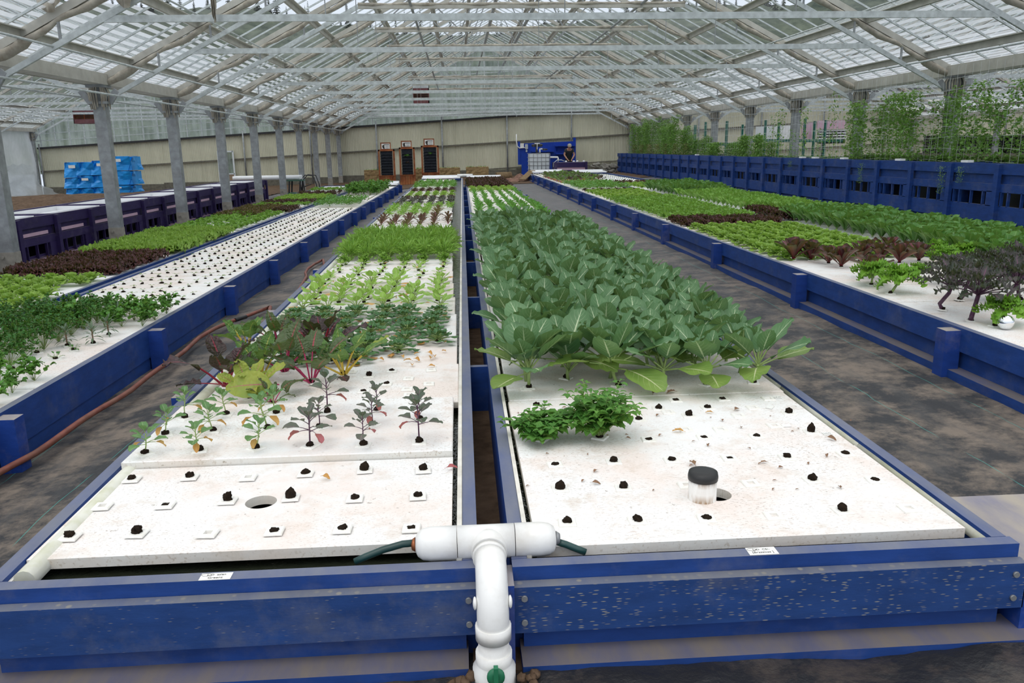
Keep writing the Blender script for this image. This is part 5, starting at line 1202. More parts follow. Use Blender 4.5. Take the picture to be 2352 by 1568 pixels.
# log, burlap sheets, boards at the head of the right aisle
a=at_y(1140,408,37); mb=MB(); mb.tube([(0,0,.24),(.68,.15,.26)],[.19,.18],16); tag(mb.build('log',MAT['log'],None,(a.x,37,G(a.x)-.03)),'thick sawn log lying at the head of the right aisle','log')
for i,(px,py,w,d,h,s) in enumerate([(1172,412,.9,.8,.18,1),(1195,404,.8,.6,.32,2),(1215,398,.9,.6,.35,3),(1185,418,.8,.7,.10,4)]):
    a=at_y(px,py,35.5+.5*i); z0=G(a.x)+.01; mb=MB(); mb.grid(lambda u,v:((u-.5)*w,(v-.5)*d,max(.0,h*(1-abs(2*u-1)**1.5)*(1-abs(2*v-1)**1.5)+.07*noise.noise(Vector((u*5+s,v*5,s))))),22,18); tag(mb.build('burlap_heap',MAT['burlap'],None,(a.x,35.5+.5*i,z0)),f'crumpled brown sacking at the end of the right aisle, {["lowest left","middle peak","right peak by the tank","front flat piece"][i]}','sacking')
mb=MB(); a=at_y(1200,408,35); b=at_y(1222,396,36.2); mb.beam((a.x,35,G(2)+.12),(b.x,36.2,G(3)+.42),.3,.03); tag(mb.build('weathered_board',MAT['log']),'weathered board propped on the brown sacking','board')
# blue utility wall
YB=42.4; a=at_y(1188,393,YB); b=at_y(1321,331,YB)
t=empty('utility_board',(0,0,0)); tag(t,'bright blue painted utility board fixed to the back wall','board')
a0=at_y(1190,400,YB).x; a1=at_y(1198,400,YB).x; a2=at_y(1321,400,YB).x; zt0=at_y(1190,330,YB).z; zt1=at_y(1320,324,YB).z; zb0=at_y(1190,378,YB).z
mb=MB(); v=[mb.vert((x,YB+dy,z)) for dy in(0,-.04) for x,z in((a0,zt0),(a0,zb0),(a1,zb0),(a1,G(4)),(a2,G(6)),(a2,zt1))]
mb.face([6,7,8,9,10,11]); mb.face([5,4,3,2,1,0])
for i in range(6): j=(i+1)%6; mb.face((i,j,6+j,6+i))
mb.build('board_sheet',MAT['blue_board'],t)
zz=at_y(1318,316,YB).z; mb=MB(); mb.bb(a2-.12,a2+.02,YB-.08,YB-.04,G(6),zz); mb.bb(a0,a0+.12,YB-.08,YB-.04,zb0,at_y(1188,325,YB).z); mb.build('board_edge_post',MAT['blue_board'],t)
for (x0,x1,y) in ((1274,1320,335),(1276,1305,353),(1220,1271,348)):
    p=at_y(x0,y,YB); q=at_y(x1,y,YB); mb=MB(); mb.bb(p.x,q.x,YB-.34,YB-.04,p.z-.03,p.z+.02); mb.beam((p.x+.1,YB-.04,p.z-.25),(p.x+.1,YB-.3,p.z-.03),.03,.04); mb.build('shelf',MAT['blue_board'],t)
p=at_y(1190,340,YB); q=at_y(1203,329,YB); mb=MB(); mb.bb(p.x,q.x,YB-.07,YB-.05,p.z,q.z); tag(mb.build('notice_sheet',MAT['paper']),'white paper notice on the left end of the blue board','notice')
p=at_y(1206,342,YB); q=at_y(1212,331,YB); mb=MB(); mb.bb(p.x,q.x,YB-.14,YB-.04,p.z,q.z); mb.bb(p.x+.03,q.x-.03,YB-.10,YB-.04,p.z-.15,p.z); tag(mb.build('switch_box',MAT['galv_light']),'grey electric switch box on the blue board','switch box')
pts=[at_y(x,y,YB-.1) for x,y in((1186,308),(1186,325),(1188,335),(1193,340),(1206,339))]; mb=MB(); mb.tube(pts,.025,8); tag(mb.build('conduit',MAT['white_panel']),'white conduit bending down the wall to the switch box','conduit')
pts=[at_y(x,y,YW-.25) for x,y in((800,268),(900,264),(1000,263),(1100,259),(1175,257),(1184,259),(1187,268))]; mb=MB(); mb.tube(pts,.035,6); tag(mb.build('conduit',MAT['galv_light']),'long thin conduit running level above the beige wall','conduit')
# pallet tank
Y=38; a=at_y(1216,393,Y); b=at_y(1263,352,Y); t=empty('pallet_tank',((a.x+b.x)/2,Y,G(3.7)+.02)); W=b.x-a.x; H=b.z-G(3.7)-.02; tag(t,'white caged pallet tank standing before the blue board','tank')
mb=MB(); mb.bb(-W/2+.03,W/2-.03,.03,1.0,.14,H-.02); mb.build('tank_body',MAT['white_tank'],t)
mb=MB(); 
for x in (-.45,0,.45): mb.bb(x*W-.06,x*W+.06,0,1.05,0,.10)
mb.bb(-W/2,W/2,0,1.05,.10,.14); mb.build('pallet_base',MAT['grey_metal'],t)
mb=MB()
for k in range(6): x=-W/2+W*k/5; mb.tube([(x,0,.14),(x,0,H)],.012,6)
for k in range(6): z=.2+(H-.2)*k/5; mb.tube([(-W/2,0,z),(W/2,0,z)],.012,6); mb.tube([(W/2,0,z),(W/2,1.03,z)],.012,6); mb.tube([(-W/2,0,z),(-W/2,1.03,z)],.012,6)
mb.build('wire_cage',MAT['grey_metal'],t); mb=MB(); mb.lathe([(0.11,H-.02),(.11,H+.03),(.02,H+.04)],16,(0,.5,0)); mb.build('lid',MAT['dark_metal'],t)
# filter valve and pipework above tank
Y=38.5; p=at_y(1240,352,Y); t=empty('pump_valve',(p.x,Y,p.z)); tag(t,'dark pump valve with white pipes standing on the tank','pump')
sc_=1/47.0
mb=MB(); mb.tube([(0,0,0),(0,0,.20),(.12,0,.20)],.035,10); mb.build('white_pipe',MAT['pvc'],t)
mb=MB(); mb.tube([(.12,0,.17),(.3,0,.17)],.045,8); mb.tube([(.3,0,.17),(.36,0,.17)],.03,8); mb.build('union',MAT['dark_metal'],t)
mb=MB(); mb.tube([(-.15,0,.05),(-.15,0,.30)],.05,8); mb.lump((-.28,0,.36),(.11,.08,.07),1,8,6,.2); mb.lump((.02,0,.36),(.12,.08,.07),2,8,6,.2); mb.bb(-.3,.05,-.03,.03,.3,.42); mb.build('valve_body',MAT['dark_metal'],t)
mb=MB(); mb.tube([(-.13,-.06,.18),(-.13,-.06,.44),(-.02,-.06,.44)],.02,8); mb.tube([(-.25,-.06,.44),(0,-.06,.44)],.02,8); mb.build('riser',MAT['pvc'],t)
# white pipe elbow from tank
pts=[at_y(x,y,37.9) for x,y in((1264,361),(1281,361),(1282,364),(1282,371))]; mb=MB(); mb.tube(pts,.04,10); tag(mb.build('white_pipe',MAT['pvc']),'white elbow pipe leaving the tank towards the purple tub','pipe')
pts=[at_y(x,y,37.6) for x,y in((1277,389),(1271,382),(1272,374),(1279,368),(1289,367),(1296,370))]; mb=MB(); mb.tube(pts,.018,8); tag(mb.build('looped_hose',MAT['galv_light']),'pale looped hose hanging at the left end of the purple tub','hose')
# purple tub the person works at
Y=37.2; a=at_y(1274,395,Y); b=at_y(1349,371,Y); t=empty('planter_tub',(a.x,Y,G(5.2))); W=b.x-a.x; H=b.z-G(5.2); tag(t,'purple timber tub with a pink slot, in front of the person','tub')
for nm,z0,z1,m in (('top_board',H-.24,H-.02,'purple'),('lower_board',.0,H-.36,'purple'),('pink_panel',H-.36,H-.24,'pink_board')):
    mb=MB(); mb.bb(0,W,0 if m=='purple' else .03,.05,z0,z1); mb.build(nm,MAT[m],t)
for x in(0,W-.10): mb=MB(); mb.bb(x,x+.10,-.05,.0,0,H); mb.build('end_post',MAT['purple'],t)
mb=MB(); mb.bb(0,W,.05,1.0,H-.06,H-.02); mb.build('top_sheet',MAT['purple'],t); mb=MB(); mb.bb(0,.04,.05,1.,0,H-.06); mb.bb(W-.04,W,.05,1.,0,H-.06); mb.build('end_board',MAT['purple'],t)
for i,px in enumerate((1300,1318,1326,1341)):
    p=at_y(px,370,37.6); mb=MB(); mb.lathe([(.05,0),(.05,.06),(.03,.07)],12); tag(mb.build('white_cup',MAT['white_panel'],None,(p.x,37.6,G(5.2)+H-.02)),'small white cap on top of the purple tub','cap','white caps on the purple tub')
# rocks at right of the tub
r_=R(9)
for i in range(26):
    px=r_.uniform(1362,1412); Y=r_.uniform(40,41.8); a=at_y(px,395,Y); s=r_.uniform(.12,.26); mb=MB(); mb.lump((0,0,0),(s,s*.8,s*.6),i,8,6,.55,False); tag(mb.build('rock',MAT['rock'],None,(a.x,Y,G(a.x)+s*.4+ (.25 if i%3==0 else 0))),'grey broken rock in the heap beside the tall blue planters','rock','rocks in the heap by the planters')
# unit heaters hung from the trusses
for (x0,x1,y0,y1,Y,lab) in ((949,984,193,238,41,'maroon unit heater with grey cover hung high, centre of the far end'),(170,216,246,284,36,'maroon unit heater hung in the left bay beyond the second post')):
    a=at_y(x0,y1,Y); b=at_y(x1,y0,Y); W=b.x-a.x;H=b.z-a.z; t=empty('unit_heater',(a.x,Y,a.z)); tag(t,lab,'heater')
    mb=MB(); mb.bb(0,W,0,.6,0,H*.27); mb.bb(0,W,0,.6,H*.66,H*.8); mb.bb(0,.03,0,.6,0,H); mb.bb(W-.03,W,0,.6,0,H); mb.bb(0,W,.55,.6,0,H); mb.build('casing',MAT['maroon'],t)
    mb=MB(); mb.bb(0,W,-.01,.6,H*.8,H); mb.build('grey_cover',MAT['galv_light'],t)
    mb=MB()
    for k in range(4): mb.beam((.03,.03,H*(.31+.09*k)),(W-.03,.03,H*(.31+.09*k)),.06,.012)
    mb.bb(W/2-.01,W/2+.01,0,.02,H*.27,H*.66); mb.build('louvre',MAT['cedar'],t); mb=MB(); mb.bb(.03,W-.03,.2,.22,H*.27,H*.66); mb.build('fan_opening',MAT['dark_metal'],t)
    mb=MB(); 
    for x in(.05,W-.05): mb.tube([(x,.3,H),(x,.3,H+ (1.2 if Y==41 else .6))],.012,5)
    mb.build('hanger_rod',MAT['galv'],t)
# blue wrapped bales
Y=34.6
cols=[(150,182,[372,408,433,456]),(178,215,[372,403,432,455]),(212,250,[368,402,430,452]),(247,300,[358,392,425,443])]
nm=0
for c,(x0,x1,ys) in enumerate(cols):
    for k in range(3):
        dx=(c==3)*(k*2)-(c==0)*0; a=at_y(x0+(3 if k==2 and c==0 else 0),ys[k+1],Y+.05*c); b=at_y(x1+dx,ys[k],Y+.05*c); W=b.x-a.x-.02; H=b.z-a.z-.01
        mb=MB(); D=1.1; s=c*3+k
        def fold(u,v,s=s): return .13*abs(((u-.5)+(v-.5)))-.10*abs((u-.5)-(v-.5))+.04+.015*noise.noise(Vector((u*6,v*6,s)))
        mb.grid(lambda u,v:(W*u,.0-.0+.07-fold(u,v),H*v),14,12,False); mb.grid(lambda u,v:(W*u,.0+D*v+(.02 if v==0 else 0),H+.01*noise.noise(Vector((u*5,v*5,s)))),8,6,False); mb.grid(lambda u,v:(W+.07-fold(u,v)-.05,D*u+.02,H*v),10,10,False); mb.grid(lambda u,v:(-.03+fold(u,v)*.6,D-D*u+.02,H*v),10,10,False); mb.bb(.01,W-.01,.05,D,-.0,H-.02)
        o=mb.build('wrapped_bale',MAT['tarp_blue'],None,(a.x,Y+.05*c,a.z)); tag(o,f'bright blue wrapped bale, {["left","second","third","rightmost"][c]} column, {["top","middle","bottom"][k]} of the stack','wrapped bale')
        if (c,k) in((0,0),(2,0),(3,0),(1,1),(3,2)): mb=MB(); mb.bb(W*.35,W*.35+.26,-.075,-.06,H*.62,H*.82); mb.bb(W*.35+.04,W*.35+.09,-.078,-.075,H*.66,H*.72); mb.build('white_label',MAT['paper'],o)
# soil mound behind the purple planters
mb=MB(); 
def mound(u,v):
    x=-20.3+13*u; y=24+9.6*v; h=max(0,math.sin(PI*min(1,u*1.0))**.7*math.sin(PI*v)**.8)
    return (x,y,G(x)+.02+.55*h*(1-.45*u)+.07*noise.noise(Vector((x*2.2,y*2.2,0)))*h+.03*noise.noise(Vector((x*8,y*8,0))))
mb.grid(mound,70,40); tag(mb.build('soil_mound',MAT['dirt']),'long mound of brown soil behind the purple planters','soil',kind='stuff')
# bench with white tubes behind the purple planters
Y=30.5; a=at_y(655,413,Y); b=at_y(688,411,Y); t=empty('green_bench',(0,0,0)); tag(t,'green slatted bench frame past the end of the purple planters','bench')
z0=G(a.x)
for (z,n) in((a.z-.02,'bench_top'),(z0+.15,'bench_shelf')): mb=MB(); [mb.bb(a.x,b.x+.1,Y+.22*k,Y+.22*k+.16,z-.03,z) for k in range(3)]; mb.build(n,MAT['bench_green'],t)
for x in(a.x+.08,b.x-.05):
    for y in(Y+.05,Y+.55): mb=MB(); mb.beam((x,y,z0),(x+.06,y,a.z-.04),.05,.05,(0,1,0)); mb.build('leg',MAT['dark_metal'],t)
for k in range(3):
    mb=MB(); p=at_y(560,418-3*k,29.0); q=at_y(683,403+.0*k,29.0+1.9); mb.tube([(a.x-1.9,Y+.12+.2*k,a.z+.08),(b.x-.0,Y+.12+.2*k,a.z+.08)],.075,12); tag(mb.build('white_tube',MAT['white_panel']),'thick white tube lying on the green bench','tube','white tubes on the bench')
p=at_y(690,436,31.0); mb=MB(); mb.tube([(p.x,31.3,G(-6)),(p.x-.05,31.3,G(-6)+.55),(p.x+.15,31.3,G(-6)+.75),(p.x+.45,31.3,G(-6)+.72),(p.x+.55,31.3,G(-6)+.4),(p.x+.6,31.3,G(-6))],.02,6); mb.build('hoop',MAT['dark_metal']) if False else None; mb.tube([(p.x,31.3,G(-6)+.3),(p.x+.3,31.6,G(-6)+.4),(p.x,31.9,G(-6)+.3)],.018,6); mb.tube([(p.x,31.9,G(-6)),(p.x-.05,31.9,G(-6)+.55),(p.x+.15,31.9,G(-6)+.75),(p.x+.45,31.9,G(-6)+.72),(p.x+.55,31.9,G(-6)+.4),(p.x+.6,31.9,G(-6))],.02,6); tag(mb.build('hoop_frame',MAT['dark_metal']),'bent dark tube frame beside the green bench','frame')
# thick white end rafts lying on the bed ends
for (x0,x1,y,z,lab) in ((-1.45,.05,33.2,.33,'left centre bed'),(.3,1.6,31.4,.36,'right centre bed'),(-3.2,-2.2,30.4,.24,'seedling bed'),(3.2,4.6,36.4,.40,'bed beyond the right aisle'),(4.8,6.1,34.6,.42,'bed below the planters')):
    mb=MB(); mb.bb(x0,x1,y-.9,y,z,z+.05); mb.box(((x0+x1)/2,y+.05,z+.04),(x1-x0,.12,.12)); tag(mb.build('end_board_raft',MAT['white_panel']),f'white foam board laid across the far end of the {lab}','board')
mb=MB(); mb.tube([(-.05,32.9,.42),(.55,32.7,.42)],.06,10); tag(mb.build('white_pipe',MAT['pvc']),'short white pipe at the far end of the centre gap','pipe')
# ---------------------------------------------------------------- person
def skinned(name,verts,edges,radii,m,parent=None,sub=2,root=0):
    me=bpy.data.meshes.new(name); me.from_pydata([tuple(v) for v in verts],edges,[]); o=bpy.data.objects.new(name,me); COL.objects.link(o)
    md=o.modifiers.new('skin','SKIN'); md.use_smooth_shade=True
    for i,r in enumerate(radii): d=me.skin_vertices[0].data[i]; d.radius=r if hasattr(r,'__len__') else (r,r); d.use_root=(i==root)
    s=o.modifiers.new('sub','SUBSURF'); s.levels=sub; s.render_levels=sub; me.materials.append(m)
    if parent: o.parent=parent
    return o
Yp=38.55; p=at_y(1306,395,Yp); zg=G(p.x)+.005
P=empty('person',(p.x,Yp,zg)); P.scale=(.93,.93,.88); tag(P,'person in a dark t-shirt and tan cap bending over the purple tub','person')
# facing the camera (-y), bent forward, both hands on the tub top (z about .78)
V=[(0,0,.92),(0,-.03,1.08),(0,-.12,1.26),(0,-.19,1.38),(0,-.25,1.45),(0,-.30,1.52),(0,-.33,1.60),
   (-.10,.0,.86),(-.11,-.02,.48),(-.11,.02,.09),(-.11,-.12,.04),(.10,.0,.86),(.11,-.02,.48),(.11,.02,.09),(.11,-.12,.04),
   (-.17,-.18,1.37),(-.25,-.22,1.12),(-.15,-.42,.93),(-.08,-.50,.84),(.17,-.18,1.37),(.26,-.22,1.12),(.15,-.42,.94),(.07,-.50,.85)]
Eg=[(0,1),(1,2),(2,3),(3,4),(4,5),(5,6),(0,7),(7,8),(8,9),(9,10),(0,11),(11,12),(12,13),(13,14),(3,15),(15,16),(16,17),(17,18),(3,19),(19,20),(20,21),(21,22)]
Rr=[(.15,.11),(.15,.11),(.17,.12),(.14,.10),(.065,.065),(.085,.09),(.085,.095),.09,.065,.045,.04,.09,.065,.045,.04,.065,.045,.033,.026,.065,.045,.033,.026]
skinned('body',V,Eg,Rr,MAT['skin'],P)
def shell(name,ids,scale,m):
    mp={v:i for i,v in enumerate(ids)}; e=[(mp[a],mp[b]) for a,b in Eg if a in mp and b in mp]
    rr=[]
    for v in ids: r=Rr[v]; rr.append(tuple(x*scale for x in r) if hasattr(r,'__len__') else r*scale)
    return [V[v] for v in ids],e,rr,m,name
a_=shell('t_shirt',[0,1,2,3,15,16,19,20,4],1.2,MAT['shirt']); vv=[Vector(x) for x in a_[0]]; vv[5]=vv[4]*.35+vv[5]*.65; vv[7]=vv[6]*.35+vv[7]*.65; vv[8]=vv[3]*.45+vv[8]*.55; skinned('t_shirt',vv,a_[1],a_[2],a_[3],P)
b_=shell('trousers',[0,1,7,8,9,11,12,13],1.18,MAT['trousers']); skinned('trousers',b_[0],b_[1],b_[2],b_[3],P)
mb=MB(); mb.lump((0,-.34,1.615),(.105,.12,.085),0,14,8,0); mb.box(None,None,M=Matrix.Translation((0,-.46,1.585))@Matrix.Rotation(rad(25),4,'X')@Matrix.Diagonal((.15,.12,.012,1))) if False else None
mb.grid(lambda u,v:((u-.5)*.17,-.42-.10*v*(1-.5*(2*u-1)**2),1.60-.05*v),8,4); mb.build('cap',MAT['cap'],P)
mb=MB(); mb.lump((0,-.425,1.545),(.014,.02,.02),1,8,6,0); mb.build('nose',MAT['skin'],P)
mb=MB(); mb.lump((-.092,-.33,1.56),(.012,.02,.03),1,8,6,0); mb.lump((.092,-.33,1.56),(.012,.02,.03),1,8,6,0); mb.build('ears',MAT['skin'],P)
mb=MB(); mb.lump((0,-.30,1.53),(.09,.075,.05),5,12,8,.05); mb.build('hair',MAT['ink'],P)
for s in(-1,1):
    bx=Vector((.075*s,-.50,.845)); F_=[bx,bx+Vector((0,-.045,-.012))]; E2=[(0,1)]; RR_=[(.022,.014),(.028,.013)]
    for k in range(4):
        b0=bx+Vector(((-.022+.0147*k),-.075,-.016)); L=(.034,.04,.038,.03)[k]; F_+= [b0,b0+Vector((0,-L*.6,-.008)),b0+Vector((0,-L*.9,-.03))]; i0=len(F_)-3; E2+=[(1,i0),(i0,i0+1),(i0+1,i0+2)]; RR_+=[.009,.0085,.007]
    F_+=[bx+Vector((-.03*s,-.03,-.01)),bx+Vector((-.045*s,-.06,-.02))]; i0=len(F_)-2; E2+=[(0,i0),(i0,i0+1)]; RR_+=[.011,.008]
    skinned('hand',F_,E2,RR_,MAT['skin'],P,sub=1)
mb=MB(); mb.box((-.11,-.06,.035),(.10,.28,.07)); mb.box((.11,-.06,.035),(.10,.28,.07)); mb.build('shoes',MAT['ink'],P)
# ---------------------------------------------------------------- near things
def text(name,s,loc,size,rot,m,parent=None,sx=1):
    c=bpy.data.curves.new(name,'FONT'); c.body=s; c.size=size; c.extrude=.0002; c.align_x='CENTER'; c.align_y='CENTER'; c.materials.append(m); c.resolution_u=3
    o_=bpy.data.objects.new(name,c); COL.objects.link(o_); dg=bpy.context.evaluated_depsgraph_get(); me=bpy.data.meshes.new_from_object(o_.evaluated_get(dg)); bpy.data.objects.remove(o_)
    o=bpy.data.objects.new(name,me); COL.objects.link(o); o.location=loc; o.rotation_euler=rot; o.scale=(sx,1,1)
    if parent: o.parent=parent
    return o
# white pipe tee, elbow, riser and valve
T_=empty('pipe_manifold',(.07,2.16,.345)); tag(T_,'white plastic pipe tee lying across both bed fronts, with elbow and valve','pipe')
pL=at_y(955,1249,2.16); pR=at_y(1276,1237,2.16); zc=(pL.z+pR.z)/2; T_.location=(0,2.16,zc)
xl,xr=pL.x,pR.x; rr=.050; cxm=at_y(1122,1245,2.16).x
mb=MB(); pr=[(xl+.015,rr*.55),(xl+.03,rr*.85),(xl+.055,rr),(xl+.105,rr)]
mb.tube([(xl,0,0),(xl+.006,0,0),(xl+.02,0,0),(xl+.045,0,0),(xl+.12,0,0)],[rr*.45,rr*.7,rr*.9,rr,rr],24); mb.build('left_cap',MAT['pvc'],T_)
mb=MB(); mb.tube([(xr,0,0),(xr-.006,0,0),(xr-.02,0,0),(xr-.045,0,0),(xr-.12,0,0)],[rr*.45,rr*.75,rr*.92,rr,rr],24); mb.build('right_cap',MAT['pvc'],T_)
mb=MB(); mb.tube([(xl+.122,0,0),(xr-.122,0,0)],rr*.99,24); mb.tube([(cxm,0,0),(cxm,-.03,0),(cxm,-.070,-.003)],[rr*.9,rr*1.02,rr*1.02],24); mb.build('tee',MAT['pvc'],T_)
e0=Vector((cxm,-.070,-.005)); yb=-.215
pts=[e0]+[Vector((cxm+.002,-.07-.145*math.sin(a),-.125+.12*math.cos(a))) for a in (rad(15),rad(30),rad(45),rad(60),rad(75),rad(90))]+[Vector((cxm+.002,yb,-.17))]
mb=MB(); mb.tube(pts,[.044]*len(pts),24); mb.tube([e0+Vector((0,.0,0)),e0+Vector((0,-.018,-.002))],[.048,.048],24); mb.tube([(cxm+.002,yb,-.135),(cxm+.002,yb,-.175)],[.049,.049],24); mb.lump((cxm-.046,yb+.01,-.075),(.006,.018,.018),0,8,6,0); mb.lump((cxm+.05,yb+.01,-.075),(.006,.018,.018),0,8,6,0); mb.build('elbow',MAT['pvc'],T_)
mb=MB(); mb.tube([(cxm+.002,yb,-.17),(cxm+.002,yb,-.30)],[.042,.042],24); mb.build('riser',MAT['pvc'],T_)
mb=MB(); mb.tube([(cxm+.002,yb,-.215),(cxm+.002,yb,-.245),(cxm+.002,yb,-.25),(cxm+.002,yb,-.262),(cxm+.002,yb,-.40)],[.050,.050,.05,.059,.059],24); mb.build('valve_body',MAT['pvc'],T_)
mb=MB(); mb.lathe([(.018,0),(.024,.004),(.024,.014),(.010,.016)],16,(0,0,0)); o=mb.build('valve_handle',MAT['green_plastic'],T_); o.location=(cxm+.004,yb-.058,at_y(1130,1548,1.89).z-zc); o.rotation_euler=(rad(90),0,0); o['label']='green valve handle'
mb=MB(); mb.bb(-.006,.006,-.010,.036,.010,.026); o2=mb.build('handle_grip',MAT['green_plastic'],o)
for (x,s) in((xl,-1),(xr,1)):
    mb=MB(); mb.tube([(x,0,.0),(x+.012*s,0,-.001)],[.022,.015],12); o=mb.build('hose_barb',MAT['copper'] if s<0 else MAT['grey_metal'],T_)
text('pipe_lettering','NIBCO 4 in',(xr-.035,-.047,.012),.009,(rad(75),0,0),MAT['galv_light'],T_) if False else None
for s,pts in((-1,[(955,1246),(925,1249),(880,1262),(840,1278),(815,1290)]),(1,[(1277,1243),(1300,1250),(1325,1260),(1345,1268)])):
    Q=[at_y(x,y,2.16-.004*i) for i,(x,y) in enumerate(pts)]; mb=MB(); mb.tube(Q,.0105,10); tag(mb.build('garden_hose',MAT['hose_green']),f'dark green hose running from the {"left" if s<0 else "right"} cap of the white pipe into the water','hose')
mb=MB(); r_=R(2)
for i in range(70): mb.lump((r_.uniform(-.30,-.10),r_.uniform(2.145,2.215),.238),r_.uniform(.002,.005),i,5,4,0)
for i in range(160): mb.lump((r_.uniform(.27,.52),r_.uniform(2.125,2.16),.237),r_.uniform(.002,.006),i,5,4,0)
tag(mb.build('water_foam',MAT['foam']),'white bubbles on the water beside the green hoses','foam',kind='stuff')
# red hose along the left aisle
hp=[(0,1085),(80,1040),(160,985),(232,938),(300,895),(362,850),(420,808),(458,775),(492,755),(530,738),(575,722),(622,705)]
Q=[at_z(x,y,G(-1.8)+.02) for x,y in hp]; Q=[Q[0]+(Q[0]-Q[1])*3]+Q; Q+= [Vector((-1.62,6.6,G(-1.6)+.02)),Vector((-1.60,7.0,G(-1.6)+.02))]
Q+=[at_z(x,y,G(-1.8)+.02) for x,y in((703,636),(702,626),(708,616),(722,606),(742,596))]+[Vector((-1.72,10.2,0)),Vector((-1.70,11.5,0))]+[at_z(x,y,G(-1.9)+.02) for x,y in((845,524),(858,512),(875,500),(893,486))]
Q2=[]
for i in range(len(Q)-1):
    for k in range(3): Q2.append(Q[i].lerp(Q[i+1],k/3)+Vector((.004*math.sin(i*3+k),0,.003*math.sin(i*2.3+k)+.0)))
for q in Q2: q.z=max(q.z,G(q.x)+.014)
mb=MB(); mb.tube(Q2,.0165,10,vs=30); tag(mb.build('garden_hose',MAT['hose_red']),'long dusty red-brown hose snaking along the left aisle floor','hose')
mb=MB(); p=at_z(565,727,G(-1.8)+.02); q=at_z(540,735,G(-1.8)+.02); mb.tube([p,q],.019,10); tag(mb.build('hose_tape',MAT['black_rubber']),'black tape wound round the red-brown hose','tape')
# handwritten cards
for (px,py,w,h,l1,l2,lab) in ((500,1315,.086,.036,'L-D  asian','Greens','white card reading asian Greens on the left bed front rim'),(1743,1254,.086,.042,'L-D  CS/-','[Brassicas ]','white card reading Brassicas on the right bed front rim')):
    p=at_z(px,py,.303); p.y=2.083; c=empty('name_card',(p.x,p.y,.3005)); tag(c,lab,'card')
    mb=MB(); mb.bb(-w/2,w/2,-h/2,h/2,0,.0015); mb.build('card',MAT['paper'],c)
    text('writing',l1,(0,.008,.0018),.013,(0,0,0),MAT['ink'],c); text('writing',l2,(0,-.008,.0018),.014,(0,0,0),MAT['ink'],c)
    mb=MB(); mb.tube([(-.028+.014*math.cos(a*PI/8)*1.0,.009+.007*math.sin(a*PI/8),.0018) for a in range(17)],.0005,4,False); mb.build('drawn_ring',MAT['ink'],c)
# standpipe with black cap and the round hole
p=at_z(1615,1148,RZ); zc=RZ
t=empty('standpipe',(p.x,p.y+.012,0)); tag(t,'stained white standpipe with black rubber cap poking through the front right raft','standpipe')
mb=MB(); mb.tube([(0,0,.18),(0,0,RZ+.082)],.0465,28); 
t3=NT('stained_pipe'); P3=t3.coord(); z3=t3.sep(P3)[2]; c3=t3.mix(t3.math('MULTIPLY',t3.ramp(t3.noise(t3.map(P3,(30,30,6)),1,4,.7),.45,.62),t3.math('ADD',t3.ramp(z3,RZ+.05,RZ+.08),t3.math('ADD',t3.ramp(z3,RZ+.03,RZ,0,.8),.12))),(.80,.78,.74),(.26,.13,.03)); MAT['stained_pipe']=t3.done(t3.bsdf(c3,.5,.3))
mb.build('pipe',MAT['stained_pipe'],t)
mb=MB(); mb.lathe([(.049,RZ+.070),(.050,RZ+.082),(.047,RZ+.097),(.03,RZ+.102),(.0,RZ+.103)],28); mb.build('rubber_cap',MAT['black_rubber'],t)
q=at_z(1676,1127,RZ); 
# fallen leaves and scraps
LFm=[]
for s,m in ((1,'leaf_dry'),(2,'leaf_dry'),(3,'leaf_orange'),(4,'leaf_pink')):
    mb=MB(); leaf(mb,(-.022,0,.006),0,rad(18),.045,.026,rad(50),'ovate',.1,3,.6,4,6,pet=.010,pw=.0007,m=0,pm=0,twist=.3,r=R(s)); LFm.append(mb.mesh('fallen_leaf',MAT[m]))
def scrap(px,py,k,s=1,lab='',g='dry leaf scraps on the near rafts'):
    p=at_z(px,py,RZ+.003); o=bpy.data.objects.new('fallen_leaf',LFm[k]); COL.objects.link(o); o.location=(p.x,p.y,RZ+.0005); o.rotation_euler=(0,0,rnd.uniform(0,6)); o.scale=(s,s,s); tag(o,lab,'leaf',g)
r_=R(31)
for i in range(40):
    px,py=r_.uniform(1180,1960),r_.uniform(925,1125); scrap(px,py,r_.choice((0,0,1)),r_.uniform(.25,.6),'small dry brown leaf scrap lying on the near right rafts','dry leaf scraps, near right rafts')
for (px,py,k,s,l) in ((1593,1068,0,1.0,'curled brown leaf clump against the standpipe'),(1757,1062,0,.6,'brown leaf right of the standpipe'),(1562,992,2,1.0,'long olive leaf between net pots, right bed'),(1632,948,2,.7,'yellow oval leaf on the right bed raft'),(1690,942,0,.8,'dark stalked leaf on the right bed raft'),(1905,1008,0,.9,'grey-brown leaf near the right edge pipe'),(1812,1048,2,.6,'yellow leaf on a net pot, near right raft'),(1365,1110,0,.7,'curled leaf left of the second net pot'),(745,1097,2,.9,'tan round leaf on the nearest left raft'),(1033,1076,3,.9,'pink dried leaf at the right edge of the nearest left raft'),(752,1008,3,1.1,'pink leaf beside the tallest purple kale'),(796,943,3,.8,'purple-pink leaf on the second left raft'),(688,968,3,1.2,'salmon red leaf left of the tallest purple kale'),(505,990,2,1.1,'orange leaf at the foot of a green kale'),(592,1005,2,1.1,'orange leaf in front of the third green kale'),(385,968,2,1.0,'orange leaf at the leftmost kale'),(835,1025,0,.9,'brown leaf at the fifth front kale'),(1500,905,0,1.1,'brown leaf under the collards, left'),(1545,902,0,1.1,'brown leaf under the collards, right')): scrap(px,py,k,s,l,None)
for i in range(60):
    px,py=r_.uniform(640,1030),r_.uniform(738,845); 
    if px<760 and py>800: continue
    scrap(px,py,2,r_.uniform(.7,1.15),'round orange dead leaf lying among the tatsoi','orange dead leaves among the tatsoi')
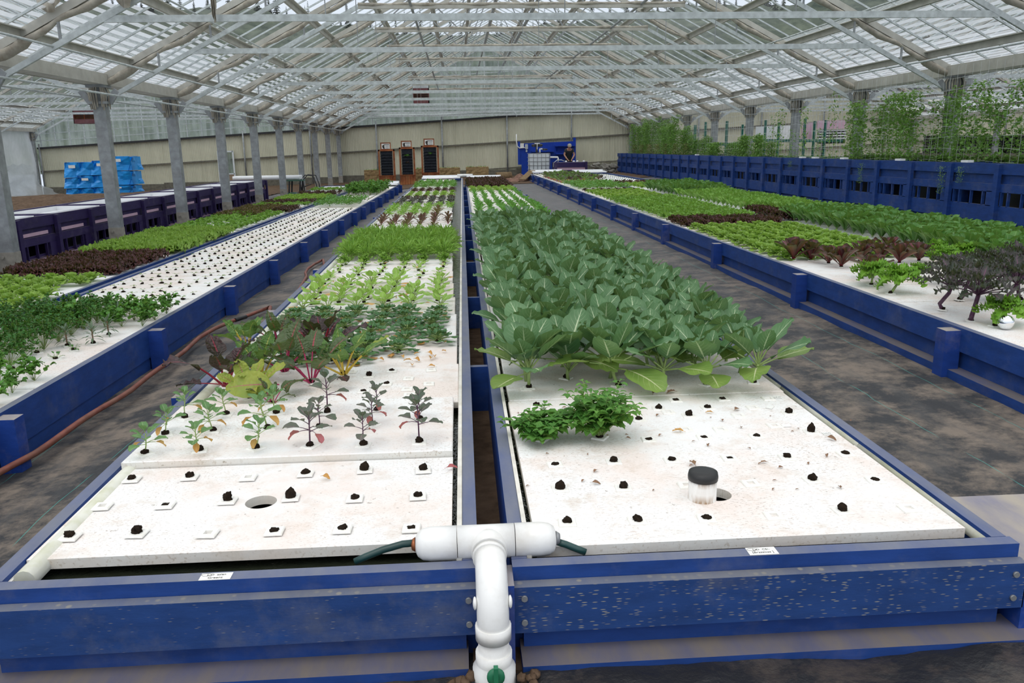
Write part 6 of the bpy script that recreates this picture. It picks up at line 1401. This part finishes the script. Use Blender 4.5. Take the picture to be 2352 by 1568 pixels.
for i in range(16): scrap(r_.uniform(700,1010),r_.uniform(640,715),2,r_.uniform(.5,.8),'orange dead leaf lying among the pak choi','orange dead leaves among the pak choi')
for (px,py,rz,l,tx) in ((1786,912,.05,'white plant tag beside a net pot, upper right of the near rafts','L5 M'),(1818,944+4,-.05,'white plant tag right of the brown plug','LCTJ'),(1900,995,0,'white plant tag beside the tallest far right plug','LCTJ'),(1768,935,.9,'folded blank paper tag on the right raft',''),(1806,977,-.02,'narrow white paper strip on the right raft','')):
    p=at_z(px,py,RZ+.002); c=empty('plant_tag',(p.x,p.y,RZ+.001),rz); tag(c,l,'tag'); mb=MB(); mb.bb(-.018,.018,-.014,.014,0,.0012); mb.build('tag_card',MAT['paper'],c)
    if tx: text('writing',tx,(0,0,.0014),.014,(0,0,0),MAT['ink'],c)
# ---------------------------------------------------------------- light
w=bpy.data.worlds.new('overcast'); SC.world=w; w.use_nodes=True; nt=w.node_tree; nt.nodes.clear()
o=nt.nodes.new('ShaderNodeOutputWorld'); b=nt.nodes.new('ShaderNodeBackground'); nt.links.new(b.outputs[0],o.inputs[0])
tc=nt.nodes.new('ShaderNodeTexCoord'); sx=nt.nodes.new('ShaderNodeSeparateXYZ'); nt.links.new(tc.outputs['Generated'],sx.inputs[0])
mr=nt.nodes.new('ShaderNodeMapRange'); nt.links.new(sx.outputs[2],mr.inputs[0]); mr.inputs[1].default_value=0; mr.inputs[2].default_value=.9
cr=nt.nodes.new('ShaderNodeMix'); cr.data_type='RGBA'; nt.links.new(mr.outputs[0],cr.inputs[0]); cr.inputs[6].default_value=(.74,.82,.95,1); cr.inputs[7].default_value=(1,1,1,1)
nt.links.new(cr.outputs[2],b.inputs[0])
m2=nt.nodes.new('ShaderNodeMapRange'); nt.links.new(sx.outputs[2],m2.inputs[0]); m2.inputs[1].default_value=.1; m2.inputs[2].default_value=.9; m2.inputs[3].default_value=1.65; m2.inputs[4].default_value=2.7
nt.links.new(m2.outputs[0],b.inputs[1])
sun=bpy.data.objects.new('sun',bpy.data.lights.new('sun','SUN')); COL.objects.link(sun)
sun.data.energy=1.0; sun.data.angle=rad(25); sun.data.color=(1,.97,.92); sun.rotation_euler=(rad(22),rad(-18),0)
SC.view_settings.view_transform='Standard'; SC.view_settings.look='None'; SC.view_settings.gamma=1; SC.view_settings.exposure=-0.7
SC.view_settings.use_curve_mapping=False
SC.cycles.transparent_max_bounces=24; SC.cycles.max_bounces=5; SC.cycles.diffuse_bounces=3; SC.cycles.glossy_bounces=2; SC.cycles.transmission_bounces=3
SC.cycles.sample_clamp_indirect=6; SC.cycles.use_adaptive_sampling=True; SC.cycles.adaptive_threshold=.035
